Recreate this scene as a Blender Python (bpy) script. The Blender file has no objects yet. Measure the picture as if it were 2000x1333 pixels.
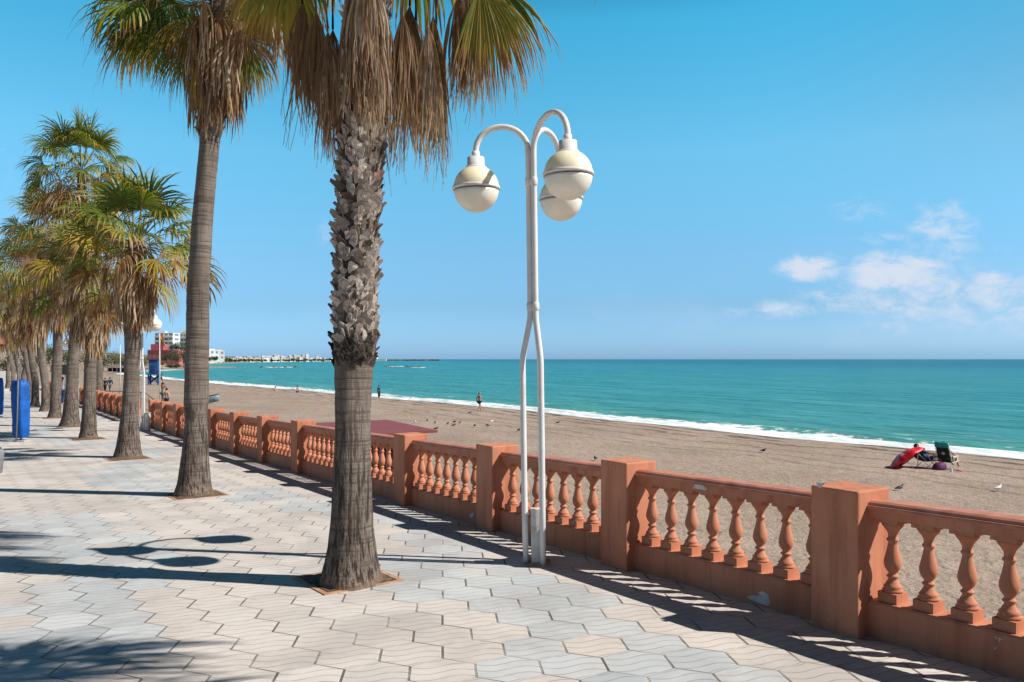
import bpy, bmesh, math, random
import numpy as np
from mathutils import Vector, Matrix
R = math.radians
random.seed(5)
SC = bpy.context.scene
COL = SC.collection
F = 1556.0; HZ = 702.0; EYE = 1.80          # focal length in photo pixels, horizon row, eye height

# ------------------------------------------------------------------ camera
cam = bpy.data.cameras.new('camera'); co = bpy.data.objects.new('camera', cam); COL.objects.link(co)
co.location = (0, 0, EYE); co.rotation_euler = (R(90), 0, 0)
cam.sensor_width = 36; cam.lens = 36*F/2000; cam.shift_y = 35.5/2000
cam.clip_start = .05; cam.clip_end = 300000
SC.camera = co
# ------------------------------------------------------------------ sun, sky, exposure
SUN_EL = R(43.8); sun_to = Vector((.976*math.cos(SUN_EL), -.215*math.cos(SUN_EL), math.sin(SUN_EL)))
sl = bpy.data.lights.new('sun', 'SUN'); sl.energy = 5.0; sl.angle = R(.5); sl.color = (1, .95, .88)
so = bpy.data.objects.new('sun', sl); COL.objects.link(so); so.rotation_euler = sun_to.to_track_quat('Z', 'Y').to_euler()
SC.view_settings.view_transform = 'Standard'; SC.view_settings.look = 'None'
SC.cycles.diffuse_bounces = 3
SC.view_settings.exposure = 0.28; SC.view_settings.gamma = 1; SC.view_settings.use_curve_mapping = False

class NT:
    """small node-tree helper"""
    def __init__(s, tree): s.t = tree; s.n = tree.nodes; s.l = tree.links
    def new(s, typ, **kw):
        n = s.n.new(typ)
        for k, v in kw.items(): setattr(n, k, v)
        return n
    def put(s, sock, v):
        if hasattr(v, 'is_output'): s.l.new(v, sock)
        else: sock.default_value = v
    def m(s, op, a, b=None, c=None, clamp=False):
        n = s.new('ShaderNodeMath', operation=op, use_clamp=clamp)
        s.put(n.inputs[0], a)
        if b is not None: s.put(n.inputs[1], b)
        if c is not None: s.put(n.inputs[2], c)
        return n.outputs[0]
    def v(s, op, a, b=None):
        n = s.new('ShaderNodeVectorMath', operation=op); s.put(n.inputs[0], a)
        if b is not None: s.put(n.inputs[1], b)
        return n.outputs[1] if op in ('LENGTH', 'DOT_PRODUCT', 'DISTANCE') else n.outputs[0]
    def sep(s, a): n = s.new('ShaderNodeSeparateXYZ'); s.put(n.inputs[0], a); return n.outputs
    def comb(s, x, y, z=0.): n = s.new('ShaderNodeCombineXYZ'); [s.put(n.inputs[i], q) for i, q in enumerate((x, y, z))]; return n.outputs[0]
    def noise(s, vec, scale, detail=3, rough=.5, dist=0.):
        n = s.new('ShaderNodeTexNoise'); s.put(n.inputs['Vector'], vec); s.put(n.inputs['Scale'], scale)
        n.inputs['Detail'].default_value = detail; n.inputs['Roughness'].default_value = rough; n.inputs['Distortion'].default_value = dist
        return n.outputs['Fac']
    def sm(s, x, lo, hi):
        n = s.new('ShaderNodeMapRange', interpolation_type='SMOOTHSTEP'); s.put(n.inputs[0], x)
        n.inputs[1].default_value = lo; n.inputs[2].default_value = hi; return n.outputs[0]
    def mix(s, f, a, b, mode='MIX'):
        n = s.new('ShaderNodeMix', data_type='RGBA', blend_type=mode); s.put(n.inputs[0], f)
        s.put(n.inputs[6], a if hasattr(a, 'is_output') else (*a[:3], 1)); s.put(n.inputs[7], b if hasattr(b, 'is_output') else (*b[:3], 1))
        return n.outputs[2]
    def ramp(s, f, pts):
        n = s.new('ShaderNodeValToRGB'); s.put(n.inputs[0], f); e = n.color_ramp.elements
        while len(e) < len(pts): e.new(.5)
        for q, (p, c) in zip(e, pts): q.position = p; q.color = (*c[:3], 1)
        return n.outputs[0]
    def bump(s, h, strength=.3, dist=.01):
        n = s.new('ShaderNodeBump'); s.put(n.inputs['Height'], h); n.inputs['Strength'].default_value = strength
        n.inputs['Distance'].default_value = dist; return n.outputs[0]

W = bpy.data.worlds.new("World"); SC.world = W; W.use_nodes = True
w = NT(W.node_tree); bg = w.n['Background']
sky = w.new('ShaderNodeTexSky', sky_type='NISHITA'); sky.sun_disc = False
sky.sun_elevation = SUN_EL; sky.sun_rotation = R(102.4); sky.air_density = 1.0; sky.dust_density = .6; sky.ozone_density = 3.0
gen = w.new('ShaderNodeTexCoord').outputs['Generated']
gx, gy, gz = w.sep(gen)[0:3]
gys = w.m('MAXIMUM', gy, .02)
cu = w.m('DIVIDE', gx, gys); cv = w.m('DIVIDE', gz, gys)
nz = w.noise(w.comb(cu, w.m('MULTIPLY', cv, 1.8)), 26, 9, .66, .5)
nz2 = w.noise(w.comb(cu, w.m('MULTIPLY', cv, 2.2), 3.), 5, 3, .5)
tot = None
# soft fair-weather clouds low over the sea, by direction (tangent of bearing, tangent of height, half sizes, strength)
for (px, py, a, b, k) in ((1580, 524, 52, 20, .85), (1750, 533, 80, 26, 1.), (1690, 412, 52, 20, .45), (1838, 440, 62, 36, .6),
        (1728, 462, 38, 11, .5), (1860, 486, 70, 18, .6), (1650, 575, 75, 15, .55), (1535, 606, 90, 14, .6), (1825, 572, 60, 28, .65),
        (1940, 545, 40, 14, .7), (1960, 590, 120, 44, .62), (1760, 600, 130, 30, .58), (1860, 600, 90, 26, .55), (1640, 600, 90, 18, .45), (1905, 522, 45, 10, .45),
        (640, 460, 16, 22, .4), (1180, 612, 80, 14, .22), (560, 608, 45, 9, .2), (885, 545, 28, 12, .15), (20, 350, 40, 50, .2)):
    du = w.m('DIVIDE', w.m('SUBTRACT', cu, (px-1000)/F), a*1.85/F); dv = w.m('DIVIDE', w.m('SUBTRACT', cv, (HZ-py)/F), b*2.1/F)
    r2 = w.m('ADD', w.m('MULTIPLY', du, du), w.m('MULTIPLY', dv, dv))
    g = w.m('MULTIPLY', w.m('SUBTRACT', 1.0, r2, clamp=True), k)
    tot = g if tot is None else w.m('MAXIMUM', tot, g)
dens = w.m('MULTIPLY', w.m('MINIMUM', w.m('MULTIPLY', tot, 1.5), 1.), w.sm(w.m('ADD', w.m('MULTIPLY', tot, .52), nz), .60, 1.02))
veil = w.m('MULTIPLY', w.sm(w.m('ADD', w.m('MULTIPLY', w.sm(cu, .1, .7), .3), nz2), .5, .95), w.m('MULTIPLY', w.sm(cv, .0, .03), w.m('SUBTRACT', 1., w.sm(cv, .05, .16))))
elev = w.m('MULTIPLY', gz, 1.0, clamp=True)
tint = w.ramp(elev, [(0, (.66/2.2, 1.18/2.2, 1.)), (.065, (.61/2.2, 1.0/2.2, 1.45/2.2)), (.127, (.75/2.2, 1.22/2.2, 1.46/2.2)), (.245, (.85/2.2, 1.76/2.2, 1.72/2.2)), (.39, (.46/2.2, 1.94/2.2, 1.87/2.2)), (.47, (.08, .36, .44)), (.60, (.015, .06, .10)), (1, (.012, .05, .09))])  # upper sky, out of view, dimmed to deepen the shade below
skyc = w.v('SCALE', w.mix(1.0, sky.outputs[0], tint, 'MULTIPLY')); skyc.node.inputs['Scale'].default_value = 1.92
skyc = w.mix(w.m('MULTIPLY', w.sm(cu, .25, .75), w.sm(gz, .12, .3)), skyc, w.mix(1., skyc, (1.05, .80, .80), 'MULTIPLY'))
skyc = w.mix(w.m('SUBTRACT', 1., w.sm(gy, -.3, .6)), skyc, w.mix(1., skyc, (.32, .35, .42), 'MULTIPLY'))  # sky beside and behind the camera dimmed to cut fill light
skyc = w.mix(w.m('MULTIPLY', veil, .32), skyc, (4.6, 5.7, 7.3))
skyc = w.mix(w.m('MULTIPLY', dens, .95), skyc, (5.7, 6.3, 7.3))
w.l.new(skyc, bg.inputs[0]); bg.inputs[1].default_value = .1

# ------------------------------------------------------------------ geography
UX, UY = -.55, .835; VX, VY = .835, .55       # s runs along the promenade, t runs from it to the sea
def st(s, t): return (UX*s+VX*t, UY*s+VY*t)
def to_st(x, y): return (UX*x+UY*y, VX*x+VY*y)
def G(s): return -1.5*(1-math.exp(-s/52.)) if s > -30 else -1.5*(1-math.exp(30/52.))
WATER = EYE-5.0
SHORE = [(-60000, 44), (-60, 43), (0, 42.5), (60, 43.5), (100, 43), (150, 40.5), (214, 37), (275, 38), (298, 36), (350, 48), (412, 80), (478, 104),
         (487, 112), (495, 131), (503, 112), (560, 112), (903, 199), (1312, 366), (1864, 704), (1950, 640), (2600, 420), (60000, 420)]
SX = [a for a, b in SHORE]; SY = [b for a, b in SHORE]
def shore(s): return float(np.interp(s, SX, SY)) + (.45*math.sin(s*.11)+.3*math.sin(s*.31+1) if s < 250 else 0)
def beach_z(s, t):
    o = shore(s)-t
    near = float(np.interp(o, [-8, -2, 0, 2.5, 6, 12, 27, 38, 80], [-4.2, -3.38, -3.2, -2.98, -2.78, -2.62, -2.2, -2.05, -2.05]))
    if s <= 330: return near
    k = min(1, (s-330)/120.)
    hill = 12 if s < 450 else (3.2 if s < 520 else (9 if s < 1000 else 7))
    if 450 < s < 520: prof = float(np.interp(o, [-8, 0, 5, 20, 28, 60, 300], [-4.2, -3.2, -2.7, -2.6, -2.6, 2, 10]))
    else: prof = float(np.interp(o, [-8, 0, 8, 18, 45, 120, 400], [-4.2, -3.2, -2.4, .5, 6*hill/12, hill, hill*1.3]))
    return near*(1-k)+prof*k
def ray(px, py, Y): return Vector(((px-1000)/F*Y, Y, EYE-(py-HZ)/F*Y))
def prom(px, py):
    Y = 8.
    for _ in range(60):
        s, t = to_st((px-1000)/F*Y, Y); Y = .5*Y+.5*(EYE-G(s))*F/(py-HZ)
    return Vector(((px-1000)/F*Y, Y, G(to_st((px-1000)/F*Y, Y)[0])))
def sand(px, py):
    Y = 12.; 
    while Y < 600:
        x = (px-1000)/F*Y; s, t = to_st(x, Y)
        z = beach_z(s, t)
        if EYE-(py-HZ)/F*Y <= z and t > 5.3: break
        Y *= 1.004
    return Vector((x, Y, max(z, WATER)))

# ------------------------------------------------------------------ object helpers
def tag(o, label=None, cat=None, group=None, kind=None):
    for k, v in (('label', label), ('category', cat), ('group', group), ('kind', kind)):
        if v: o[k] = v
    return o
def thing(name, label, cat, loc=(0, 0, 0), rz=0, group=None):
    o = bpy.data.objects.new(name, None); COL.objects.link(o); o.location = loc; o.rotation_euler = (0, 0, rz)
    o.empty_display_size = .1
    return tag(o, label, cat, group)
def copy_tree(o, parent=None):
    c = o.copy(); COL.objects.link(c)
    if parent: c.parent = parent
    for ch in list(o.children): copy_tree(ch, c)
    return c
class MB:
    def __init__(s): s.v = []; s.f = []; s.sm = []
    def add(s, vs, fs, smooth=False):
        k = len(s.v); s.v += [tuple(p) for p in vs]; s.f += [tuple(i+k for i in f) for f in fs]; s.sm += [smooth]*len(fs); return s
    def box(s, c, d, rot=None):
        x, y, z = (q/2 for q in d); vs = [Vector((i*x, j*y, k*z)) for k in (-1, 1) for i, j in ((-1, -1), (1, -1), (1, 1), (-1, 1))]
        if rot is not None: vs = [rot @ q for q in vs]
        vs = [q+Vector(c) for q in vs]
        return s.add(vs, [(3, 2, 1, 0), (4, 5, 6, 7), (0, 1, 5, 4), (1, 2, 6, 5), (2, 3, 7, 6), (3, 0, 4, 7)])
    def prism(s, pts, z0, z1):
        n = len(pts); vs = [(p[0], p[1], z0) for p in pts]+[(p[0], p[1], z1) for p in pts]
        return s.add(vs, [tuple(range(n))[::-1], tuple(range(n, 2*n))]+[(i, (i+1) % n, n+(i+1) % n, n+i) for i in range(n)])
    def tube(s, pts, rad, n=12, caps=True):
        pts = [Vector(p) for p in pts]; m = len(pts); rad = rad if hasattr(rad, '__len__') else [rad]*m
        vs = []; prev = None
        for i, p in enumerate(pts):
            d = (pts[min(i+1, m-1)]-pts[max(i-1, 0)]).normalized()
            if prev is None: a = d.orthogonal().normalized()
            else: a = (prev-d*prev.dot(d)).normalized()
            prev = a; b = d.cross(a)
            vs += [p+(a*math.cos(2*math.pi*k/n)+b*math.sin(2*math.pi*k/n))*rad[i] for k in range(n)]
        fs = [(i*n+k, i*n+(k+1) % n, (i+1)*n+(k+1) % n, (i+1)*n+k) for i in range(m-1) for k in range(n)]
        s.add(vs, fs, True)
        if caps: k = len(s.v)-m*n; s.f += [tuple(k+i for i in range(n))[::-1], tuple(k+(m-1)*n+i for i in range(n))]; s.sm += [False]*2
        return s
    def lathe(s, prof, n=24, c=(0, 0, 0), smooth=True, sq=None):
        m = len(prof); vs = []
        for i, (r, z) in enumerate(prof):
            for k in range(n):
                a = 2*math.pi*(k+.5)/n; x, y = math.cos(a), math.sin(a)
                vs.append((c[0]+r*x, c[1]+r*y, c[2]+z))
        fs = [(i*n+k, i*n+(k+1) % n, (i+1)*n+(k+1) % n, (i+1)*n+k) for i in range(m-1) for k in range(n)]
        s.add(vs, fs, smooth); k = len(s.v)-m*n
        s.f += [tuple(k+i for i in range(n))[::-1], tuple(k+(m-1)*n+i for i in range(n))]; s.sm += [False]*2
        return s
    def build(s, name, m, parent=None, bevel=0, loc=None):
        me = bpy.data.meshes.new(name); me.from_pydata(s.v, [], s.f); me.polygons.foreach_set('use_smooth', s.sm)
        me.materials.append(m); me.update()
        o = bpy.data.objects.new(name, me); COL.objects.link(o)
        if parent: o.parent = parent
        if loc: o.location = loc
        if bevel:
            b = o.modifiers.new('bevel', 'BEVEL'); b.width = bevel; b.segments = 2; b.limit_method = 'ANGLE'; b.angle_limit = R(50)
        return o
def rotm(ax, deg): return Matrix.Rotation(R(deg), 3, ax)

# ------------------------------------------------------------------ materials
def mat_base(name):
    m = bpy.data.materials.new(name); m.use_nodes = True; t = NT(m.node_tree); return m, t, t.n['Principled BSDF']
def pmat(name, base, rough=.7, var=.12, scale=6, bump=.15, bscale=60, bdist=.004, metal=0, spec=.4, alt=None):
    m, t, p = mat_base(name); co_ = t.new('ShaderNodeTexCoord').outputs['Object']
    f = t.noise(co_, scale, 5, .6)
    lo = tuple(c*(1-var*1.6) for c in base); hi = tuple(min(1, c*(1+var)) for c in base)
    c = t.mix(t.sm(f, .3, .7), lo, hi)
    if alt: c = t.mix(t.sm(t.noise(co_, scale*.7, 4, .6, .4), .52, .68), c, alt)
    t.put(p.inputs['Base Color'], c); p.inputs['Metallic'].default_value = metal; p.inputs['Specular IOR Level'].default_value = spec
    t.put(p.inputs['Roughness'], t.m('ADD', rough-.08, t.m('MULTIPLY', f, .16)))
    if bump: t.put(p.inputs['Normal'], t.bump(t.noise(co_, bscale, 4, .6), bump, bdist))
    return m

def mat_pavement():
    m, t, p = mat_base('pavement_tiles'); pos = t.new('ShaderNodeNewGeometry').outputs['Position']
    X, Y, Z = t.sep(pos)[0:3]
    a = R(5.0); k = 1/.405
    wob = t.m('MULTIPLY', t.m('SUBTRACT', t.noise(pos, 1.2, 2), .5), .016)
    x = t.m('ADD', t.m('MULTIPLY_ADD', X, math.cos(a)*k, t.m('MULTIPLY', Y, math.sin(a)*k)), wob)
    y = t.m('ADD', t.m('MULTIPLY_ADD', X, -math.sin(a)*k, t.m('MULTIPLY', Y, math.cos(a)*k)), wob)
    q3 = math.sqrt(3)
    x = t.m('ADD', x, 600.); y = t.m('ADD', y, 300*q3)
    def cell(ox, oy):
        xx = t.m('ADD', x, ox); yy = t.m('ADD', y, oy)
        cx = t.m('ROUND', xx); cy = t.m('ROUND', t.m('DIVIDE', yy, q3))
        return t.m('SUBTRACT', xx, cx), t.m('SUBTRACT', yy, t.m('MULTIPLY', cy, q3)), cx, cy
    ax, ay, aix, aiy = cell(0, 0); bx, by, bix, biy = cell(.5, q3/2)
    la = t.m('ADD', t.m('MULTIPLY', ax, ax), t.m('MULTIPLY', ay, ay)); lb = t.m('ADD', t.m('MULTIPLY', bx, bx), t.m('MULTIPLY', by, by))
    sel = t.m('LESS_THAN', la, lb)
    def pick(u, v): return t.m('ADD', t.m('MULTIPLY', u, sel), t.m('MULTIPLY', v, t.m('SUBTRACT', 1., sel)))
    hx = pick(ax, bx); hy = pick(ay, by); ix = pick(aix, t.m('ADD', bix, .5-1)); iy = pick(aiy, t.m('SUBTRACT', biy, .5))
    ahx = t.m('ABSOLUTE', hx); ahy = t.m('ABSOLUTE', hy)
    e1 = t.m('SUBTRACT', .5, ahx)
    e2 = t.m('SUBTRACT', .5, t.m('MULTIPLY_ADD', ahx, .5, t.m('MULTIPLY', ahy, .8660)))
    gn = t.sm(t.noise(pos, 2.3, 4, .6), .32, .62)
    shaded_grout = t.m('MAXIMUM', t.m('MULTIPLY', t.m('SUBTRACT', 1., t.sm(e1, .010, .030)), t.m('MULTIPLY_ADD', gn, .5, .5)), t.m('MULTIPLY', t.m('SUBTRACT', 1., t.sm(e2, .006, .022)), t.m('MULTIPLY', t.m('MULTIPLY_ADD', gn, .4, .6), t.m('MULTIPLY_ADD', t.m('GREATER_THAN', t.m('MULTIPLY', hx, hy), 0.), .65, .35))))  # tile joints, with one pair of slants painted darker as if shaded
    rnd = t.new('ShaderNodeTexWhiteNoise', noise_dimensions='2D'); t.put(rnd.inputs['Vector'], t.comb(ix, iy)); rv = rnd.outputs['Value']
    # wavy grooves pressed into every tile
    wv = t.m('ADD', hy, t.m('MULTIPLY', t.m('SINE', t.m('MULTIPLY', hx, -6.0)), .085))
    fr = t.m('ABSOLUTE', t.m('SUBTRACT', t.m('FRACT', t.m('ADD', t.m('DIVIDE', wv, .25), .5)), .5))
    groove = t.m('MULTIPLY', t.m('SUBTRACT', 1., t.sm(fr, .025, .085)), t.m('MULTIPLY', t.sm(e2, .02, .05), t.m('MULTIPLY_ADD', t.noise(pos, 9, 3), .9, .1, clamp=True)))
    # which tiles are blue: wandering bands that run along the promenade
    cen = t.comb(ix, t.m('MULTIPLY', iy, q3), 0.)
    cs = t.m('MULTIPLY_ADD', t.m('SUBTRACT', ix, 600.), UX, t.m('MULTIPLY', t.m('SUBTRACT', t.m('MULTIPLY', iy, q3), 300*q3), UY))
    ct = t.m('MULTIPLY_ADD', t.m('SUBTRACT', ix, 600.), VX, t.m('MULTIPLY', t.m('SUBTRACT', t.m('MULTIPLY', iy, q3), 300*q3), VY))
    wave = t.m('SINE', t.m('ADD', t.m('MULTIPLY', ct, .72), t.m('MULTIPLY', t.m('SINE', t.m('MULTIPLY', cs, .20)), 1.5)))
    bl = t.m('ADD', t.m('MULTIPLY', wave, .34), t.m('ADD', t.m('MULTIPLY', t.noise(t.comb(cs, t.m('MULTIPLY', ct, 2.)), .22, 2), 1.1), t.m('MULTIPLY', rv, .38)))
    blue = t.m('GREATER_THAN', bl, .89)
    warm = t.mix(rv, (.52, .48, .445), (.67, .62, .57))
    warm = t.mix(t.sm(t.noise(cen, .35, 2), .4, .7), warm, (.62, .555, .50))
    cold = t.mix(rv, (.36, .42, .455), (.52, .565, .585))
    c = t.mix(t.m('MULTIPLY', blue, t.m('MULTIPLY_ADD', t.noise(cen, 2.1, 1), .8, .35, clamp=True)), warm, cold)
    dirt = t.noise(pos, 1.7, 6, .65)
    c = t.mix(t.m('MULTIPLY', t.sm(dirt, .46, .76), .5), c, (.40, .36, .33))
    grain = t.noise(pos, 260, 2, .6)
    c = t.mix(t.m('MULTIPLY', t.sm(grain, .35, .7), .22), c, (.38, .33, .30))
    vor = t.new('ShaderNodeTexVoronoi'); t.put(vor.inputs['Vector'], pos); vor.inputs['Scale'].default_value = 1.6
    spot = t.m('MULTIPLY', t.m('SUBTRACT', 1., t.sm(t.m('ADD', vor.outputs['Distance'], t.m('MULTIPLY', t.noise(pos, 22, 2), .05)), .045, .065)), .5)
    c = t.mix(spot, c, (.20, .17, .16))
    wear = t.noise(t.comb(t.m('MULTIPLY', X, .9), t.m('MULTIPLY', Y, .9)), .8, 7, .7, .6)
    c = t.mix(t.m('MULTIPLY', t.sm(wear, .48, .60), .38), c, (.36, .33, .31))
    c = t.mix(t.m('MULTIPLY', t.sm(wear, .50, .36), .2), c, (.80, .74, .68))
    c = t.mix(t.m('MULTIPLY', groove, .9), c, (.21, .155, .13))
    gcol = t.mix(t.sm(t.noise(pos, 3., 4), .5, .68), (.10, .078, .066), (.38, .33, .28))
    c = t.mix(t.m('MULTIPLY', shaded_grout, .9), c, gcol)
    t.put(p.inputs['Base Color'], c); p.inputs['Roughness'].default_value = .85; p.inputs['Specular IOR Level'].default_value = .25
    h = t.m('SUBTRACT', t.m('MULTIPLY_ADD', grain, .12, t.m('MULTIPLY', rv, .25)), t.m('MAXIMUM', shaded_grout, t.m('MULTIPLY', groove, .6)))
    t.put(p.inputs['Normal'], t.bump(h, .7, .006))
    return m

def mat_sand():
    m, t, p = mat_base('beach_sand'); pos = t.new('ShaderNodeNewGeometry').outputs['Position']
    at = t.new('ShaderNodeAttribute', attribute_name='shore').outputs['Fac']
    n1 = t.noise(pos, .25, 5, .6); n2 = t.noise(pos, 3.4, 4, .65, .3); n3 = t.noise(pos, 45, 2)
    c = t.mix(t.sm(n1, .3, .7), (.31, .235, .18), (.40, .31, .245))
    c = t.mix(t.m('MULTIPLY', t.sm(n2, .46, .64), .4), c, (.20, .155, .118))
    c = t.mix(t.m('MULTIPLY', t.sm(n3, .55, .8), .3), c, (.17, .13, .10))
    # dark lines of weed and the wet edge, at fixed distances from the water
    jit = t.m('ADD', at, t.m('MULTIPLY', t.m('SUBTRACT', t.noise(pos, .35, 4, .6), .5), 2.2))
    for d, wd, k in ((2.6, .5, .95), (5.4, .5, .8), (7.4, .4, .6), (10.5, .4, .4), (13.2, .3, .35), (14.9, .3, .3)):
        ln = t.m('SUBTRACT', 1., t.sm(t.m('ABSOLUTE', t.m('SUBTRACT', jit, d)), wd*.3, wd))
        ln = t.m('MULTIPLY', ln, t.m('MULTIPLY', t.sm(n2, .25, .5), k))
        c = t.mix(ln, c, (.06, .042, .032))
    wet = t.m('SUBTRACT', 1., t.sm(jit, .8, 2.6))
    c = t.mix(t.m('MULTIPLY', wet, .8), c, (.17, .13, .10))
    far = t.sm(t.noise(pos, .09, 4, .65), .45, .6)
    veg = t.m('MULTIPLY', t.sm(at, 9, 24), t.sm(t.sep(pos)[1], 340, 400))
    c = t.mix(veg, c, t.mix(far, (.24, .19, .11), (.075, .085, .035)))
    t.put(p.inputs['Base Color'], c); t.put(p.inputs['Roughness'], t.m('MULTIPLY_ADD', wet, -.6, .95))
    p.inputs['Specular IOR Level'].default_value = .2
    dis = t.m('ADD', t.m('MULTIPLY', t.noise(pos, 2.0, 4, .6, .6), 1.), t.m('MULTIPLY', t.noise(pos, 11, 2), .35))
    t.put(p.inputs['Normal'], t.bump(dis, .9, .13))
    return m

def mat_sea():
    m, t, p = mat_base('sea_water'); pos = t.new('ShaderNodeNewGeometry').outputs['Position']
    at = t.new('ShaderNodeAttribute', attribute_name='shore').outputs['Fac']
    X, Y, Z = t.sep(pos)[0:3]
    s_ = t.m('MULTIPLY_ADD', X, UX, t.m('MULTIPLY', Y, UY)); t_ = t.m('MULTIPLY_ADD', X, VX, t.m('MULTIPLY', Y, VY))
    lg = t.m('LOGARITHM', t.m('MAXIMUM', at, 1.), 10.)                     # 0..4.5
    nb = t.noise(t.comb(t.m('MULTIPLY', s_, .012), t.m('MULTIPLY', t_, .05)), 1., 5, .6)
    nb3 = t.noise(t.comb(t.m('MULTIPLY', s_, .15), t.m('MULTIPLY', t_, .6)), 1., 4, .6)
    lgj = t.m('ADD', lg, t.m('MULTIPLY', t.m('SUBTRACT', nb, .5), .55))
    c = t.ramp(t.m('DIVIDE', lgj, 5.), [(.10, (.085, .30, .26)), (.25, (.036, .245, .255)), (.40, (.022, .225, .275)), (.50, (.015, .195, .275)), (.56, (.001, .115, .215)), (.72, (.001, .12, .225)), (.9, (.002, .135, .245))])
    c = t.mix(t.m('MULTIPLY', t.sm(nb3, .42, .58), .65), c, t.mix(.5, c, (.01, .10, .11)))
    nb4 = t.noise(t.comb(t.m('MULTIPLY', s_, .025), t.m('MULTIPLY', t_, .14)), 1., 5, .7)
    c = t.mix(t.m('MULTIPLY', t.sm(nb4, .44, .60), .7), c, t.mix(.45, c, (.10, .38, .42)))  # swell painted into the water colour as lighter streaks
    rip = t.noise(t.comb(t.m('MULTIPLY', s_, .35), t.m('MULTIPLY', t_, 1.5)), 1., 4, .6)
    c = t.mix(t.m('MULTIPLY', t.sm(rip, .50, .64), .6), c, t.mix(.5, c, (.12, .40, .42)))  # lighter ripples painted into the water colour
    # foam: broken lace, solid at the very edge
    fn = t.noise(t.comb(t.m('MULTIPLY', s_, .55), t_), 1.1, 6, .68, .4)
    lip = t.m('ADD', at, t.m('MULTIPLY', t.m('SUBTRACT', t.noise(t.comb(t.m('MULTIPLY', s_, .12), t.m('MULTIPLY', t_, .1)), 1., 4, .65), .5), 9.))
    fo = t.sm(t.m('SUBTRACT', t.m('MULTIPLY', fn, 1.75), t.m('MULTIPLY', t.m('MAXIMUM', lip, t.m('MULTIPLY', at, .55)), .15)), .28, .52)
    cap = t.m('MULTIPLY', t.sm(t.noise(t.comb(t.m('MULTIPLY', s_, .22), t.m('MULTIPLY', t_, .9)), .9, 5, .7), .60, .70), t.m('MULTIPLY', t.m('SUBTRACT', 1., t.sm(at, 7, 22)), .8))
    fo = t.m('MAXIMUM', fo, cap)
    ws = t.m('MULTIPLY', t.sm(t.noise(t.comb(t.m('MULTIPLY', s_, .02), t.m('MULTIPLY', t_, .09)), 3., 4, .7), .72, .78), .35)
    fo = t.m('MAXIMUM', fo, t.m('MULTIPLY', ws, t.m('SUBTRACT', 1., t.sm(at, 100, 500))))
    c = t.mix(fo, c, t.mix(t.sm(fn, .35, .6), (.62, .74, .74), (.88, .89, .89)))
    t.put(p.inputs['Base Color'], c); t.put(p.inputs['Roughness'], t.m('MULTIPLY_ADD', fo, .5, .38)); p.inputs['IOR'].default_value = 1.33
    p.inputs['Specular IOR Level'].default_value = .09
    b1 = t.noise(t.comb(t.m('MULTIPLY', s_, .5), t.m('MULTIPLY', t_, 1.5)), 1.1, 5, .65, .3)
    b2 = t.noise(t.comb(t.m('MULTIPLY', s_, .05), t.m('MULTIPLY', t_, .16)), 1., 4, .6)
    t.put(p.inputs['Normal'], t.bump(t.m('ADD', t.m('MULTIPLY', b1, .4), t.m('MULTIPLY', b2, 2.2)), .8, .8))
    return m

def mat_trunk(name, c0, c1, dark):
    m, t, p = mat_base(name); ob = t.new('ShaderNodeTexCoord').outputs['Object']; x, y, z = t.sep(ob)[0:3]
    ring = t.noise(t.comb(t.m('MULTIPLY', x, 1.6), t.m('MULTIPLY', y, 1.6), t.m('MULTIPLY', z, 34.)), 1., 4, .65)
    crack = t.noise(t.comb(t.m('MULTIPLY', x, 34.), t.m('MULTIPLY', y, 34.), t.m('MULTIPLY', z, 3.2)), 1., 4, .65)
    big = t.noise(ob, 2.2, 4)
    low = t.m('SUBTRACT', 1., t.sm(z, .7, 2.1))
    crk = t.m('MULTIPLY', t.m('SUBTRACT', 1., t.sm(crack, .40, .56)), t.m('MULTIPLY_ADD', low, .75, .25))
    rg = t.m('MULTIPLY', t.m('SUBTRACT', 1., t.sm(ring, .38, .52)), .6)
    c = t.mix(t.sm(big, .3, .7), c0, c1)
    c = t.mix(t.m('MAXIMUM', crk, rg), c, dark)
    foot = t.m('SUBTRACT', 1., t.sm(t.m('ADD', z, t.m('MULTIPLY', big, .15)), .06, .22))
    c = t.mix(t.m('MULTIPLY', foot, .6), c, (.26, .17, .11))
    t.put(p.inputs['Base Color'], c); p.inputs['Roughness'].default_value = .95; p.inputs['Specular IOR Level'].default_value = .15
    h = t.m('ADD', t.m('MULTIPLY', ring, .6), t.m('MULTIPLY', crack, t.m('MULTIPLY_ADD', low, 1.1, .4)))
    t.put(p.inputs['Normal'], t.bump(h, 1., .022))
    return m

def mat_leaf(name, pts, trans=.35):
    m, t, p = mat_base(name); a = t.new('ShaderNodeAttribute', attribute_name='tint').outputs['Fac']
    ob = t.new('ShaderNodeTexCoord').outputs['Object']
    c = t.ramp(t.m('ADD', a, t.m('MULTIPLY', t.m('SUBTRACT', t.noise(ob, 14, 3), .5), .22)), pts)
    t.put(p.inputs['Base Color'], c); p.inputs['Roughness'].default_value = .5; p.inputs['Specular IOR Level'].default_value = .45
    tr = t.new('ShaderNodeBsdfTranslucent'); t.put(tr.inputs['Color'], t.mix(1., c, (1.5, 1.45, .8), 'MULTIPLY'))
    mx = t.new('ShaderNodeMixShader'); mx.inputs[0].default_value = trans
    t.l.new(p.outputs[0], mx.inputs[1]); t.l.new(tr.outputs[0], mx.inputs[2]); t.l.new(mx.outputs[0], t.n['Material Output'].inputs['Surface'])
    return m
FROND = [(0, (.035, .060, .010)), (.2, (.10, .155, .02)), (.38, (.24, .25, .035)), (.5, (.44, .29, .045)), (.64, (.30, .17, .075)), (.80, (.17, .082, .037)), (.9, (.42, .265, .145)), (1, (.58, .46, .35))]
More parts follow.
